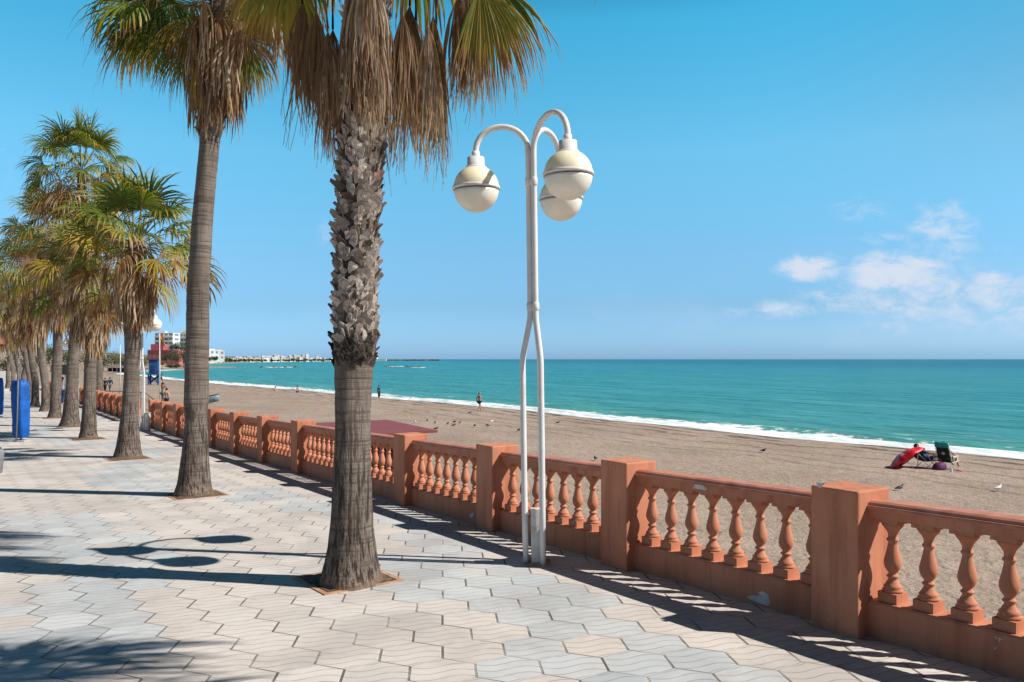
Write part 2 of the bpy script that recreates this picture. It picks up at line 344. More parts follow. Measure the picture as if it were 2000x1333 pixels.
def mat_stucco():
    m, t, p = mat_base('terracotta_paint'); ob = t.new('ShaderNodeTexCoord').outputs['Object']
    n = t.noise(ob, 1.3, 5, .6); v = t.noise(t.v('MULTIPLY', ob, (9, 9, 1.2)), 1., 4, .6)
    c = t.mix(t.sm(n, .3, .7), (.51, .19, .10), (.60, .255, .15))
    c = t.mix(t.m('MULTIPLY', t.sm(v, .44, .70), .6), c, (.36, .125, .07))
    nor = t.sep(t.new('ShaderNodeNewGeometry').outputs['True Normal'])[2]
    c = t.mix(t.m('MULTIPLY', t.sm(t.noise(ob, 26, 3), .66, .72), .6), c, (.46, .25, .17))
    chip = t.m('MULTIPLY', t.m('MAXIMUM', t.sm(t.noise(ob, 5.3, 6, .7), .70, .705), t.m('MULTIPLY', t.sm(t.noise(ob, 17, 3, .6), .72, .74), .8)), .9)
    c = t.mix(chip, c, (.62, .56, .5))
    t.put(p.inputs['Base Color'], c); p.inputs['Roughness'].default_value = .75; p.inputs['Specular IOR Level'].default_value = .3
    t.put(p.inputs['Normal'], t.bump(t.m('ADD', t.noise(ob, 5, 3), t.m('MULTIPLY', t.noise(ob, 120, 3), .25)), .35, .012))
    return m
M = {}
M['pave'] = mat_pavement(); M['sand'] = mat_sand(); M['sea'] = mat_sea(); M['stucco'] = mat_stucco()
M['rail'] = pmat('weathered_terracotta_rail', (.50, .19, .12), .6, .15, 5, .3, 60, alt=(.50, .24, .17))
M['white'] = pmat('white_lamp_paint', (.74, .73, .72), .32, .05, 3, .08, 30, alt=(.66, .64, .62))
M['rust'] = pmat('chipped_white_paint', (.66, .64, .61), .5, .12, 9, .3, 40, alt=(.42, .33, .27))
M['cream'] = pmat('yellowed_globe', (.90, .81, .60), .25, .05, 4, 0, spec=.5)
M['bowl'] = pmat('frosted_globe', (.90, .85, .73), .3, .06, 5, 0, spec=.5)
for k in ('cream', 'bowl'):
    t = NT(M[k].node_tree); p = t.n['Principled BSDF']; p.inputs['Subsurface Weight'].default_value = .35; p.inputs['Subsurface Radius'].default_value = (.12, .1, .07)
    p.inputs['Subsurface Scale'].default_value = 1.
M['ring'] = pmat('dull_metal_ring', (.78, .75, .70), .4, .1, 20, .1)
M['trunk'] = mat_trunk('palm_trunk_bark', (.165, .132, .108), (.25, .205, .172), (.05, .038, .032))
M['boots'] = pmat('cut_leaf_bases', (.33, .285, .25), .9, .35, 9, .8, 50, .01, alt=(.17, .115, .085))
def mat_boots():
    m, t, p = mat_base('cut_leaf_bases'); g = t.new('ShaderNodeNewGeometry').outputs['Random Per Island']; ob = t.new('ShaderNodeTexCoord').outputs['Object']
    c = t.ramp(g, [(0, (.10, .065, .05)), (.25, (.27, .22, .185)), (.6, (.42, .36, .315)), (.85, (.56, .49, .43)), (1, (.34, .20, .15))])
    c = t.mix(t.m('MULTIPLY', t.sm(t.noise(ob, 30, 4, .6), .45, .7), .5), c, (.12, .085, .07))
    t.put(p.inputs['Base Color'], c); p.inputs['Roughness'].default_value = .9; p.inputs['Specular IOR Level'].default_value = .15
    t.put(p.inputs['Normal'], t.bump(t.noise(t.v('MULTIPLY', ob, (60, 60, 14)), 1., 4, .6), .8, .008)); return m
M['boots'] = mat_boots()
M['core'] = pmat('dark_trunk_core', (.075, .055, .042), .95, .4, 20, .8, 60, .02)
M['leaf'] = mat_leaf('palm_fronds', FROND, .33)
M['petiole'] = pmat('palm_stalk', (.20, .17, .07), .5, .3, 5, .1)
M['soil'] = pmat('tree_pit_soil', (.17, .105, .07), .95, .3, 14, .9, 30, .02)
M['kerb'] = pmat('orange_pit_edging', (.46, .27, .17), .85, .2, 5, .4, 40)
M['plaster'] = pmat('bare_plaster', (.62, .58, .54), .85, .12, 12, .3)
M['concrete'] = pmat('concrete', (.42, .39, .35), .85, .15, 6, .4)
M['maroon'] = pmat('maroon_roof_sheet', (.235, .055, .048), .6, .12, 3, .1)
M['darkred'] = pmat('dark_red_wood', (.10, .02, .018), .7, .2, 6, .2)
M['blue'] = pmat('blue_canvas', (.002, .10, .42), .6, .15, 5, .5, 9, .03)
M['towerblue'] = pmat('blue_painted_wood', (.012, .085, .25), .6, .2, 2, .2)
M['red'] = pmat('red_nylon', (.78, .012, .02), .45, .1, 4, .2, 12, .01)
M['whitecloth'] = pmat('white_print', (.78, .74, .74), .6, .05, 4, 0)
M['skin'] = pmat('skin', (.46, .25, .17), .55, .08, 8, 0)
M['skin_pale'] = pmat('pale_skin', (.56, .35, .26), .55, .08, 8, 0)
M['hair'] = pmat('dark_hair', (.02, .015, .012), .6, .2, 40, .3)
M['grey_hair'] = pmat('grey_hair', (.25, .22, .20), .6, .2, 40, .3)
M['black'] = pmat('black_cloth', (.018, .018, .022), .8, .2, 10, .2)
M['navy'] = pmat('navy_cloth', (.015, .045, .14), .8, .2, 10, .3)
M['jean'] = pmat('blue_jeans', (.02, .07, .19), .8, .2, 10, .3)
M['shirt'] = pmat('pale_shirt', (.55, .52, .55), .8, .1, 10, .3)
M['teal'] = pmat('teal_cloth', (.02, .30, .33), .8, .2, 10, .3)
M['stripe'] = pmat('dark_striped_canvas', (.02, .035, .04), .8, .5, 6, .3, alt=(.16, .13, .05))
M['purple'] = pmat('purple_bag_cloth', (.13, .03, .12), .7, .3, 6, .4, alt=(.03, .05, .22))
M['pink'] = pmat('pink_plastic', (.7, .12, .18), .5, .1)
M['grey'] = pmat('grey_metal', (.20, .20, .21), .5, .15)
M['dark'] = pmat('dark_metal', (.05, .05, .055), .5, .2)
M['pigeon'] = pmat('pigeon_feathers', (.055, .055, .065), .6, .4, 30, 0)
M['gull'] = pmat('gull_feathers', (.7, .7, .7), .6, .1, 30, 0)
M['wallwhite'] = pmat('whitewashed_wall', (.72, .70, .68), .8, .06, .2, 0)
M['wallcream'] = pmat('cream_wall', (.60, .50, .37), .8, .08, .2, 0)
M['roof'] = pmat('clay_tile_roof', (.40, .13, .08), .8, .2, 1, .3)
M['tanroof'] = pmat('pale_tile_roof', (.46, .32, .24), .8, .15, .3, 0)
M['glass'] = pmat('window_glass', (.07, .09, .11), .15, .2, .3, 0, spec=.6)
M['pinkwall'] = pmat('pink_red_wall', (.46, .13, .14), .8, .12, .2, 0)
M['farglass'] = pmat('far_window_glass', (.24, .27, .30), .3, .2, .3, 0)  # paler glass tone for the distant windows
M['rock'] = pmat('sea_rock', (.09, .075, .06), .9, .3, .5, .5, 2, .2)
M['brown'] = pmat('brown_wood', (.16, .075, .035), .7, .2, 6, .3)
M['flagy'] = pmat('flag_yellow', (.75, .42, .01), .7, .05); M['flagr'] = pmat('flag_red', (.50, .01, .012), .7, .05)
M['sky_board'] = pmat('pale_blue_panel', (.20, .33, .55), .5, .15, 3, 0)
def mat_foliage():
    m, t, p = mat_base('shrub_foliage'); a = t.new('ShaderNodeAttribute', attribute_name='tint').outputs['Fac']
    c = t.ramp(a, [(0, (.022, .036, .013)), (.5, (.05, .072, .024)), (1, (.11, .12, .045))]); t.put(p.inputs['Base Color'], c); p.inputs['Roughness'].default_value = .6
    return m
M['bush'] = mat_foliage()

# ------------------------------------------------------------------ ground, beach, sea
def sheet(name, srange, trange, zf, mat, kind='structure', attr=False, rel=False):
    vs = []; sh = []
    for s in srange:
        b = shore(s) if rel else 0
        for t in trange:
            tt = b+t if rel else t
            x, y = st(s, tt); vs.append((x, y, zf(s, tt))); sh.append(abs(shore(s)-tt) if not rel else abs(t))
    n = len(trange); fs = [(i*n+j, i*n+j+1, (i+1)*n+j+1, (i+1)*n+j) for i in range(len(srange)-1) for j in range(n-1)]
    fs = [f[::-1] for f in fs] if UX*VY-UY*VX > 0 else fs
    me = bpy.data.meshes.new(name); me.from_pydata(vs, [], fs); me.polygons.foreach_set('use_smooth', [True]*len(fs))
    if attr:
        a = me.attributes.new('shore', 'FLOAT', 'POINT'); a.data.foreach_set('value', sh)
    me.materials.append(mat); me.update(); bm = bmesh.new(); bm.from_mesh(me); bmesh.ops.recalc_face_normals(bm, faces=bm.faces)
    if sum(f.normal.z for f in bm.faces) < 0: bmesh.ops.reverse_faces(bm, faces=bm.faces)
    bm.to_mesh(me); bm.free()
    o = bpy.data.objects.new(name, me); COL.objects.link(o); tag(o, kind=kind); return o
sheet('promenade', [i*2. for i in range(-12, 150)], [-60, -30, -12, -4, 0, 2, 4, 5.06], lambda s, t: G(s), M['pave'])
# one ground sheet for beach and coast, running down under the water
def frange(a, b, st_): return list(np.arange(a, b, st_))
brange = [-4000, -600, -100, -60]+frange(-40, 260, 2.)+frange(260, 620, 6)+frange(620, 2200, 40)+[2400, 3000]
trel = [8, 3, 1.5, .6, 0, -.6, -1.2, -2, -3, -4, -5, -6, -8, -10, -12, -15, -18, -21, -24, -27, -30, -33, -37.3]
def land_z(s, t):
    o = shore(s)-t
    z = beach_z(s, t)
    if s < 260 and 1.5 < o < 36: z += .05*math.sin(s*.9+t*.7)*math.sin(t*1.3+s*.2)+.03*math.sin(s*2.3-t*1.9)
    if s > 600 and t < 4.9: z = max(z, 6)
    return z
sheet('beach', brange, trel, land_z, M['sand'], attr=True, rel=True)
sheet('coast_ground', [298, 310, 330]+frange(340, 620, 10)+frange(620, 2200, 40)+[2400, 3000, 9000], [-37.3, -50, -80, -120, -200, -400, -900], lambda s, t: max(land_z(s, t), -2.05), M['sand'], attr=True, rel=True)
sheet('low_ground', [-4000, -24, 298, 9000], [-3000, -61], lambda s, t: -2.4, M['sand'], attr=True)
wr = [-6, -2, -1]+frange(0, 14, .4)+frange(14, 40, 2)+[45, 55, 70, 90, 120, 160, 220, 320, 500, 800, 1500, 3000, 8000, 20000, 70000]
def sea_z(s, t):
    w_ = t-shore(s)
    if w_ > 45 or s > 400: return WATER
    k = max(0, 1-w_/45.)
    z = WATER+.10*k*math.sin((w_+1.5*math.sin(s*.05))*.9+.3*math.sin(s*.23))
    z += .30*math.exp(-((w_-3.6-.9*math.sin(s*.07)-.4*math.sin(s*.37))/.9)**2)*(.55+.45*math.sin(s*.045+1))
    z += .12*math.exp(-((w_-1.2)/.5)**2)
    return z
sheet('sea', [-60000, -5000, -800, -200, -90]+frange(-60, 260, 1.6)+frange(260, 620, 8)+frange(620, 2000, 60)+[2600, 5000, 60000], wr, sea_z, M['sea'], attr=True, rel=True)

# ------------------------------------------------------------------ balustrade
WT = 4.9; PIT = 2.33; S0 = 3.20; PW = .37
mb = MB()
for i in range(-14, 128):
    s0, s1 = i*2.33, (i+1)*2.33
    pts = [st(s0, 5.065), st(s1, 5.065), st(s1, 5.24), st(s0, 5.24)]
    v = [(*pts[0], G(s0)-.012), (*pts[1], G(s1)-.012), (*pts[2], G(s1)-.012), (*pts[3], G(s0)-.012)]+[(*q, -2.6) for q in pts]
    mb.add(v, [(0, 1, 2, 3), (7, 6, 5, 4), (0, 4, 5, 1), (2, 6, 7, 3)])
rw = mb.build('retaining_wall', M['concrete']); tag(rw, 'long concrete retaining wall under the balustrade, dropping to the beach', 'wall')
def st3(s, t, h): return (*st(s, t), G(s)+h)
def baluster_mesh():
    b = MB(); b.box((0, 0, .035), (.135, .135, .07)); b.box((0, 0, .5475), (.15, .15, .025))
    prof = [(.058, .07), (.066, .075), (.066, .085), (.056, .092), (.058, .10), (.058, .11), (.047, .12), (.040, .135), (.030, .150), (.028, .160),
            (.036, .168), (.041, .175), (.036, .182), (.027, .190), (.027, .198), (.038, .212), (.050, .232), (.056, .255), (.055, .280), (.047, .315),
            (.038, .350), (.031, .385), (.028, .405), (.036, .412), (.039, .420), (.036, .428), (.029, .436), (.029, .455), (.034, .470), (.046, .490), (.062, .510), (.068, .520), (.068, .535)]
    b.lathe(prof, 20)
    me = b.build('baluster', M['stucco']); d = me.data; bpy.data.objects.remove(me); return d
BM = baluster_mesh()
ang_w = math.atan2(UY, UX)
def rail_profile(pts, s0, s1, o, h0=0):
    n = len(pts); vs = [st3(s0, t, h) for t, h in pts]+[st3(s1, t, h) for t, h in pts]
    return o.add(vs, [tuple(range(n)), tuple(range(n, 2*n))[::-1]]+[(i, n+i, n+(i+1) % n, (i+1) % n) for i in range(n)])
def balustrade(label, i0, i1, budget):
    root = thing('balustrade', label, 'balustrade', st3(S0+i0*PIT, WT+.18, 0))
    inv = Matrix.Translation(-Vector(root.location))
    far = MB(); used = 0
    def part(mb_, name, mat_, bevel=0):
        o = mb_.build(name, mat_, root, bevel); o.data.transform(inv); return o
    for i in range(i0, i1+1):
        s = S0+i*PIT
        if not(i0 == -3 and i == -3):
            p = MB(); pts = [st(s, WT), st(s+PW, WT), st(s+PW, WT+PW), st(s, WT+PW)]
            g = G(s+PW/2); p.prism(pts, g-.35, g+1.0); part(p, 'pillar', M['stucco'], .012)
        if i == i1: break
        a, b = s+PW-.005, s+PIT+.005
        p = MB(); rail_profile([(WT+.105, -.3), (WT+.105, .235), (WT+.115, .25), (WT+.30, .25), (WT+.31, -.3)], a, b, p); part(p, 'plinth', M['stucco'])
        p = MB(); rail_profile([(WT+.13, .808), (WT+.13, .872), (WT+.285, .872), (WT+.285, .808)], a, b, p); part(p, 'top_beam', M['stucco'])
        p = MB(); rail_profile([(WT+.10, .874), (WT+.096, .884), (WT+.10, .895), (WT+.115, .898), (WT+.12, .915), (WT+.14, .926), (WT+.275, .926), (WT+.295, .915), (WT+.30, .898), (WT+.318, .884), (WT+.31, .874)], a, b, p); part(p, 'handrail', M['rail'])
        nb = 8
        for k in range(nb):
            sb = s+PW+(PIT-PW)*(k+.5)/nb; pos = Vector(st3(sb, WT+.205, .249)); used += 1
            if used <= budget:
                o = bpy.data.objects.new('baluster', BM); COL.objects.link(o); o.parent = root; o.location = pos-Vector(root.location); o.rotation_euler = (0, 0, ang_w)
            else:
                cr, sr = math.cos(ang_w), math.sin(ang_w)
                n0 = len(far.v)
                if used > budget:
                    pts_ = [((-1)**0, 0)]
                    prof = [(.07, 0), (.07, .07), (.03, .155), (.04, .175), (.027, .195), (.056, .26), (.03, .4), (.038, .42), (.029, .45), (.068, .52), (.075, .56)]
                    far.lathe(prof, 8, tuple(pos-Vector(root.location)))
    if far.v:
        o = far.build('balusters', M['stucco'], root); o['kind'] = 'stuff'
    return root, inv
bal, binv = balustrade('terracotta painted balustrade running from the foreground pillar to the second white lamp post', -2, 12, 96)
balustrade('terracotta painted balustrade continuing beyond the beach steps, behind the far palm trunks', 14, 40, 96)
# bare patches where the paint has come off
def patch(px0, face, outline, depth):
    """outline in photo pixels on the promenade-side plane at t"""
    vs = []
    for (px, py) in outline:
        u_ = (px-1000)/F; # solve for the point of the plane t = depth
        Y = depth/(VX*u_+VY); vs.append(Vector((u_*Y, Y, EYE-(py-HZ)/F*Y)))
    n = Vector((-VX, -VY, 0)); k = len(vs)
    m_ = MB().add([q+n*.0025 for q in vs]+[q+n*.0002 for q in vs], [tuple(range(k)), tuple(range(k, 2*k))[::-1]]+[(i, k+i, k+(i+1) % k, (i+1) % k) for i in range(k)])
    o = m_.build('bare_plaster_patch', M['plaster'], bal); o.data.transform(binv)
patch(0, 0, [(1458, 1166), (1472, 1163), (1480, 1166), (1485, 1160), (1480, 1158), (1490, 1155), (1500, 1162), (1505, 1178), (1500, 1184), (1488, 1180), (1474, 1175)], WT+.105)
patch(0, 0, [(1594, 943), (1612, 944), (1604, 953), (1599, 953)], WT)
patch(0, 0, [(1353, 954), (1358, 946), (1368, 945), (1381, 955), (1379, 958)], WT+.13)
patch(0, 0, [(917, 1004), (926, 1002), (924, 1010), (918, 1012)], WT+.105)

# ------------------------------------------------------------------ street lamps
def make_lamp(root):
    """three white tubes bound together, each bending over to carry a globe"""
    def P(ang, r, z): return Vector((math.cos(R(ang))*r, math.sin(R(ang))*r, z))
    tz = 3.98
    for ang, RA in ((180, .54), (-60, .62), (60, .62)):
        path = [P(ang, .108, -.05), P(ang, .112, .5), P(ang, .114, 1.2), P(ang, .114, 1.93), P(ang, .110, 1.99), P(ang, .098, 2.06), P(ang, .060, 2.24), P(ang, .042, 2.33), P(ang, .034, 2.40), P(ang, .033, 2.6), P(ang, .033, 3.4), P(ang, .033, tz-.02)]
        cr = (RA-.033)/2
        for k in range(1, 17):
            a = math.pi*k/16
            path.append(P(ang, .033+cr*(1-math.cos(a)), tz+cr*.93*math.sin(a)))
        path.append(P(ang, RA, tz-.05))
        arm = MB().tube(path, .0285, 16).build('tube', M['white'], root)
        g = P(ang, RA, 0)
        ln = MB().tube([(g.x, g.y, tz+.0), (g.x, g.y, tz-.08)], .038, 16).build('lantern', M['white'], root)
        zc = tz-.355; r = .222
        MB().lathe([(.06, zc+.30), (.082, zc+.298), (.085, zc+.22), (.105, zc+.20), (.118, zc+.185)], 28, (g.x, g.y, 0)).build('cap', M['white'], ln)
        up = [(r*math.cos(a), zc+r*math.sin(a)) for a in [R(q) for q in range(2, 62, 4)]]
        MB().lathe(up, 40, (g.x, g.y, 0)).build('upper_shade', M['cream'], ln)
        lo = [(max(.002, r*math.cos(a)*.985), zc-.008+r*math.sin(a)) for a in [R(q) for q in range(-90, 0, 5)]]
        MB().lathe(lo, 40, (g.x, g.y, 0)).build('lower_bowl', M['bowl'], ln)
        MB().lathe([(r+.001, zc-.014), (r+.008, zc-.014), (r+.010, zc+.002), (r+.007, zc+.016), (r+.001, zc+.018)], 40, (g.x, g.y, 0)).build('ring', M['ring'], ln)
    for z in (2.44, 3.64):
        c = MB()
        for ang in (180, -60, 60): q = P(ang, .033, 0); c.lathe([(.0325, z), (.0365, z+.006), (.0365, z+.07), (.0325, z+.076)], 20, (q.x, q.y, 0))
        c.build('collar', M['white'], root)
    MB().box((0.0, -.005, .255), (.11, .10, .56)).build('junction_box', M['rust'], root, .006)
    MB().box((0.0, 0, .008), (.26, .24, .02)).build('base_plate', M['kerb'], root, .004)
lp = prom(1049, 1101)
lamp = thing('street_lamp', 'tall white three-armed lamp post with cream globes, standing in front of the near balustrade', 'street lamp', lp, 0, 'white three-globe lamp posts')
make_lamp(lamp); lamp.rotation_euler = (0, R(-.75), 0)
for (px, py, lb, rz) in ((277, 842, 'white three-armed lamp post behind the third palm trunk, at the top of the beach steps', 35), (150, 796, 'distant white lamp post mostly hidden behind the far palm trunks', 10)):
    o = copy_tree(lamp); o['label'] = lb; o.location = prom(px, py); o.rotation_euler = (0, 0, R(rz))
bx = thing('power_box', 'small pale grey box at the foot of the second white lamp post', 'power box', prom(282, 842) + Vector((.12, .0, 0)))
MB().box((0, 0, .30), (.12, .16, .6)).build('cabinet', M['rust'], bx, .01); MB().box((0, 0, .615), (.14, .18, .03)).build('lid', M['concrete'], bx)

# ------------------------------------------------------------------ palms
def build_leaves(name, specs, parent, nleaf, J, rng, inv, wscale=1., threads=0):
    """specs: dicts P0 (stalk root) C (bend) H (fan centre) d (fan direction) n (fan normal) R A droop tint"""
    V, Fc, T = [], [], []; base = 0
    for sp in specs:
        P0, C, H, d, n = (np.array(sp[k], float) for k in ('P0', 'C', 'H', 'd', 'n'))
        d /= np.linalg.norm(d); n -= d*n.dot(d); n /= np.linalg.norm(n); side = np.cross(n, d)
        # stalk
        ts = np.linspace(0, 1, 6)[:, None]; pc = (1-ts)**2*P0+2*ts*(1-ts)*C+ts*ts*H
        pw = (.022-.012*ts[:, 0])*sp.get('pw', 1)
        for j in range(6):
            dd = pc[min(j+1, 5)]-pc[max(j-1, 0)]; dd = dd/(np.linalg.norm(dd)+1e-9); s2 = np.cross(dd, [0, 0, 1.]); s2 /= np.linalg.norm(s2)+1e-6; n2 = np.cross(s2, dd)
            V += [pc[j]+s2*pw[j], pc[j]+n2*pw[j]*.6, pc[j]-s2*pw[j], pc[j]-n2*pw[j]*.5]
        for j in range(5):
            for k in range(4): Fc.append((base+j*4+k, base+j*4+(k+1) % 4, base+j*4+4+(k+1) % 4, base+j*4+4+k))
        T += [min(1, sp['tint']*.6+.28)]*24; base += 24
        A = sp['A']; da = 2*A/nleaf
        th = np.linspace(-A, A, nleaf)+rng.uniform(-.25, .25, nleaf)*da
        if threads: th = np.concatenate([th, rng.uniform(-A, A, threads)])
        N = len(th); thin = np.zeros(N); thin[nleaf:] = 1
        L = sp['R']*(.70+.30*np.cos(th*.9))*(rng.uniform(.62, 1.12, N) if 'early' in sp else rng.uniform(.84, 1.08, N))*(1+thin*.12)
        dirs = np.cos(th)[:, None]*d+np.sin(th)[:, None]*side+(sp.get('cup', .25)*np.abs(np.sin(th))+rng.uniform(-.07, .07, N)*(1+thin*3))[:, None]*n
        dirs /= np.linalg.norm(dirs, axis=1)[:, None]
        wd = -np.sin(th)[:, None]*d+np.cos(th)[:, None]*side
        nn = np.cross(wd, dirs); nn /= np.linalg.norm(nn, axis=1)[:, None]
        droop = sp['droop']*rng.uniform(.6, 1.5, N)
        p = np.repeat(H[None, :], N, 0)
        rings = []; fr = np.linspace(0, 1, J+1)
        for j, f in enumerate(fr):
            split = .50
            hw = np.where(f < split, f*L*np.tan(da/2)*1.08, split*L*np.tan(da/2)*1.08*((1-f)/(1-split))**.85)
            hw = np.maximum(hw, .0015)*wscale; hw = np.minimum(hw, .021*wscale); hw = np.where(thin > 0, .0022, hw)
            rings.append((p-wd*hw[:, None], p-nn*(hw*.55)[:, None], p+wd*hw[:, None]))
            g = np.zeros((N, 3)); g[:, 2] = -1; g[:, :2] = rng.uniform(-.14, .14, (N, 2))*(.3+f)*(2.2 if 'early' in sp else 1)
            wt = sp['early']*(f+.25)**.3 if 'early' in sp else max(0., f-.22)**.8*1.6+.05
            dirs = dirs+g*(droop*wt/J*3.2)[:, None]; dirs /= np.linalg.norm(dirs, axis=1)[:, None]
            p = p+dirs*(L/J)[:, None]
        arr = np.stack([np.stack(r_, 1) for r_ in rings], 1)          # N, J+1, 3, 3
        V.append(arr.reshape(-1, 3)); 
        idx = base+np.arange(N*(J+1)*3).reshape(N, J+1, 3)
        for c in (0, 1):
            q = np.stack([idx[:, :-1, c], idx[:, :-1, c+1], idx[:, 1:, c+1], idx[:, 1:, c]], -1).reshape(-1, 4); Fc.append(q)
        tt = sp['tint']+rng.uniform(-.10, .12, (N, 1))+np.where(fr > .5, (fr-.5)*2, 0)[None, :]**1.7*sp.get('tip', .35)
        T.append(np.clip(np.repeat(tt[:, :, None], 3, 2), 0, 1).reshape(-1)); base += N*(J+1)*3
    Vn = np.concatenate([np.atleast_2d(v) for v in V]); Fl = []
    fn = np.concatenate([np.atleast_2d(np.array(f)) for f in Fc]).astype(np.int32)
    Tn = np.concatenate([np.atleast_1d(t) for t in T])
    Vn = Vn-np.array(inv)
    me = bpy.data.meshes.new(name); me.vertices.add(len(Vn)); me.vertices.foreach_set('co', Vn.astype(np.float32).ravel())
    me.loops.add(fn.size); me.loops.foreach_set('vertex_index', fn.ravel()); me.polygons.add(len(fn))
    me.polygons.foreach_set('loop_start', np.arange(0, fn.size, 4, dtype=np.int32))
    me.update(calc_edges=True); a = me.attributes.new('tint', 'FLOAT', 'POINT'); a.data.foreach_set('value', Tn.astype(np.float32))
    me.materials.append(M['leaf'])
    o = bpy.data.objects.new(name, me); COL.objects.link(o); o.parent = parent; return o

def crown_specs(A, rng, live=34, el_lo=-25, Lp=1.0, Rb=1.0, tr=.18, yellow=.2):
    sp = []
    for k in range(live):
        f = k/(live-1.); el = 84-(84-el_lo)*f**.9+rng.uniform(-9, 9); az = R(k*137.5+rng.uniform(-12, 12))
        h = np.array([math.cos(az), math.sin(az), 0]); e = R(el); d0 = h*math.cos(e)+np.array([0, 0, math.sin(e)])
        P0 = A+h*tr*.6+np.array([0, 0, -.35*f]); lp = Lp*rng.uniform(.8, 1.15)*(.75+.35*f)
        sag = .25+.5*f
        C = P0+d0*lp*.55; H = P0+d0*lp+np.array([0, 0, -sag*lp*.35])
        d = H-C; d = d/np.linalg.norm(d); n = np.cross(np.array([-math.sin(az), math.cos(az), 0]), d); n = n if n[2] > 0 else -n
        if abs(n[2]) < .2: n = n+h*.2
        tint = .12+.14*rng.random()+(.10 if f > .5 else 0)
        if f > .45 and rng.random() < yellow*1.1: tint = rng.uniform(.36, .52)
        if f > .72 and rng.random() < .6: tint = rng.uniform(.5, .85)
        n = n+np.array([-math.sin(az), math.cos(az), 0])*rng.uniform(-.9, .9)
        sp.append(dict(P0=P0, C=C, H=H, d=d, n=n, R=Rb*rng.uniform(.85, 1.1), A=R(rng.uniform(88, 118)), droop=.55+1.1*f*rng.uniform(.6, 1.3)+.1, tint=tint, tip=rng.uniform(.35, .7), cup=.25))
    return sp
def skirt_specs(axis, rng, n=40, z1=5., z0=4., tr=.2, Lp=.55, Rb=.9, out=.35):
    """dead fronds hanging round the trunk between heights z0 and z1; axis(z) gives the trunk centre"""
    sp = []
    for k in range(n):
        f = (k+rng.random())/n; z = z0+(z1-z0)*f; az = R(k*137.5+rng.uniform(-15, 15)); h = np.array([math.cos(az), math.sin(az), 0]); c = np.array(axis(z))
        o = out*(.25+1.0*f)*rng.uniform(.5, 1.4); lp = Lp*rng.uniform(.7, 1.2)
        P0 = c+h*tr*.7; H = c+h*(tr+o)+np.array([0, 0, -lp*.75]); C = c+h*(tr+o*1.1)+np.array([0, 0, .12*lp])
        d = np.array([0, 0, -1.])+h*rng.uniform(-.05, .32); nrm = h+np.array([-math.sin(az), math.cos(az), 0])*rng.uniform(-.5, .5)
        tint = rng.uniform(.68, .95) if rng.random() < .8 else rng.uniform(.5, .65)
        sp.append(dict(P0=P0, C=C, H=H, d=d, n=nrm, R=Rb*rng.uniform(.8, 1.15), A=R(rng.uniform(45, 85)), droop=1.5, early=1.3, tint=tint, tip=.2, cup=-.15))
    return sp

def trunk_mesh(pts, Y, n=28, rough=.012, rng=None, base=None):
    """pts: (px, py, half width px) from the ground up, at distance Y -> tube centred there"""
    cs = [ray(px, py, Y) for px, py, h in pts]; rs = [h/F*Y for px, py, h in pts]
    zs = [c.z for c in cs]; m_ = MB(); out = []; vs = []
    N = max(24, int((zs[-1]-zs[0])/.09)); zz = np.linspace(zs[0], zs[-1], N)
    for i, z in enumerate(zz):
        x = float(np.interp(z, zs, [c.x for c in cs])); r = float(np.interp(z, zs, rs))
        for k in range(n):
            a = 2*math.pi*k/n
            rr = r*(1+.03*math.sin(3*a+z*1.3)+.02*math.sin(7*a+z*5))+rng.uniform(-rough, rough)*.35
            if i < 4: rr += .02*(1-i/4.)*max(0, math.sin(9*a))
            vs.append((x+math.cos(a)*rr, Y+math.sin(a)*rr, z))
    fs = [(i*n+k, i*n+(k+1) % n, (i+1)*n+(k+1) % n, (i+1)*n+k) for i in range(N-1) for k in range(n)]
    fs.append(tuple((N-1)*n+k for k in range(n))); m_.add([Vector(v)-base for v in vs], fs, True)
    return m_, (lambda z: (float(np.interp(z, zs, [c.x for c in cs])), Y, z)), (lambda z: float(np.interp(z, zs, rs)))

def stubs(axis, rad, z0, z1, n, rng, base, size=1., name='leaf_bases', parent=None, mat='boots'):
    m_ = MB()
    for k in range(n):
        f = (k+rng.random())/n; z = z0+(z1-z0)*f; az = R(k*137.5+rng.uniform(-9, 9)); h = Vector((math.cos(az), math.sin(az), 0)); tg = Vector((-h.y, h.x, 0))
        c = Vector(axis(z)); r = rad(z); lean = rng.choice([-1, 1])*rng.uniform(.2, .9)
        L = size*rng.uniform(.10, .17); wd = size*rng.uniform(.045, .07); op = rng.uniform(.12, .5)
        up = (Vector((0, 0, 1))+tg*lean).normalized(); tt = (tg-up*tg.dot(up)).normalized()
        p0 = c+h*(r*.93)-Vector((0, 0, .04)); p1 = p0+up*L*.55+h*(L*op*.45); p2 = p0+up*L+h*(L*op*rng.uniform(.9, 1.5))
        th = h*.014*size
        vs = [p0-tt*wd, p0+tt*wd, p1+tt*wd*.85, p1-tt*wd*.85, p2+tt*wd*rng.uniform(.1, .6), p2-tt*wd*rng.uniform(.1, .6)]
        mid = [p1+h*.016*size]; b = [v-th for v in vs]
        vs2 = [v-base for v in vs+b+mid]
        m_.add(vs2, [(0, 1, 12), (1, 2, 12), (2, 3, 12), (3, 0, 12), (3, 2, 4, 5), (7, 6, 9, 8), (8, 9, 11, 10), (0, 3, 9, 6), (3, 5, 11, 9), (2, 1, 7, 8), (4, 2, 8, 10), (5, 4, 10, 11)])
    return m_.build(name, M[mat], parent)

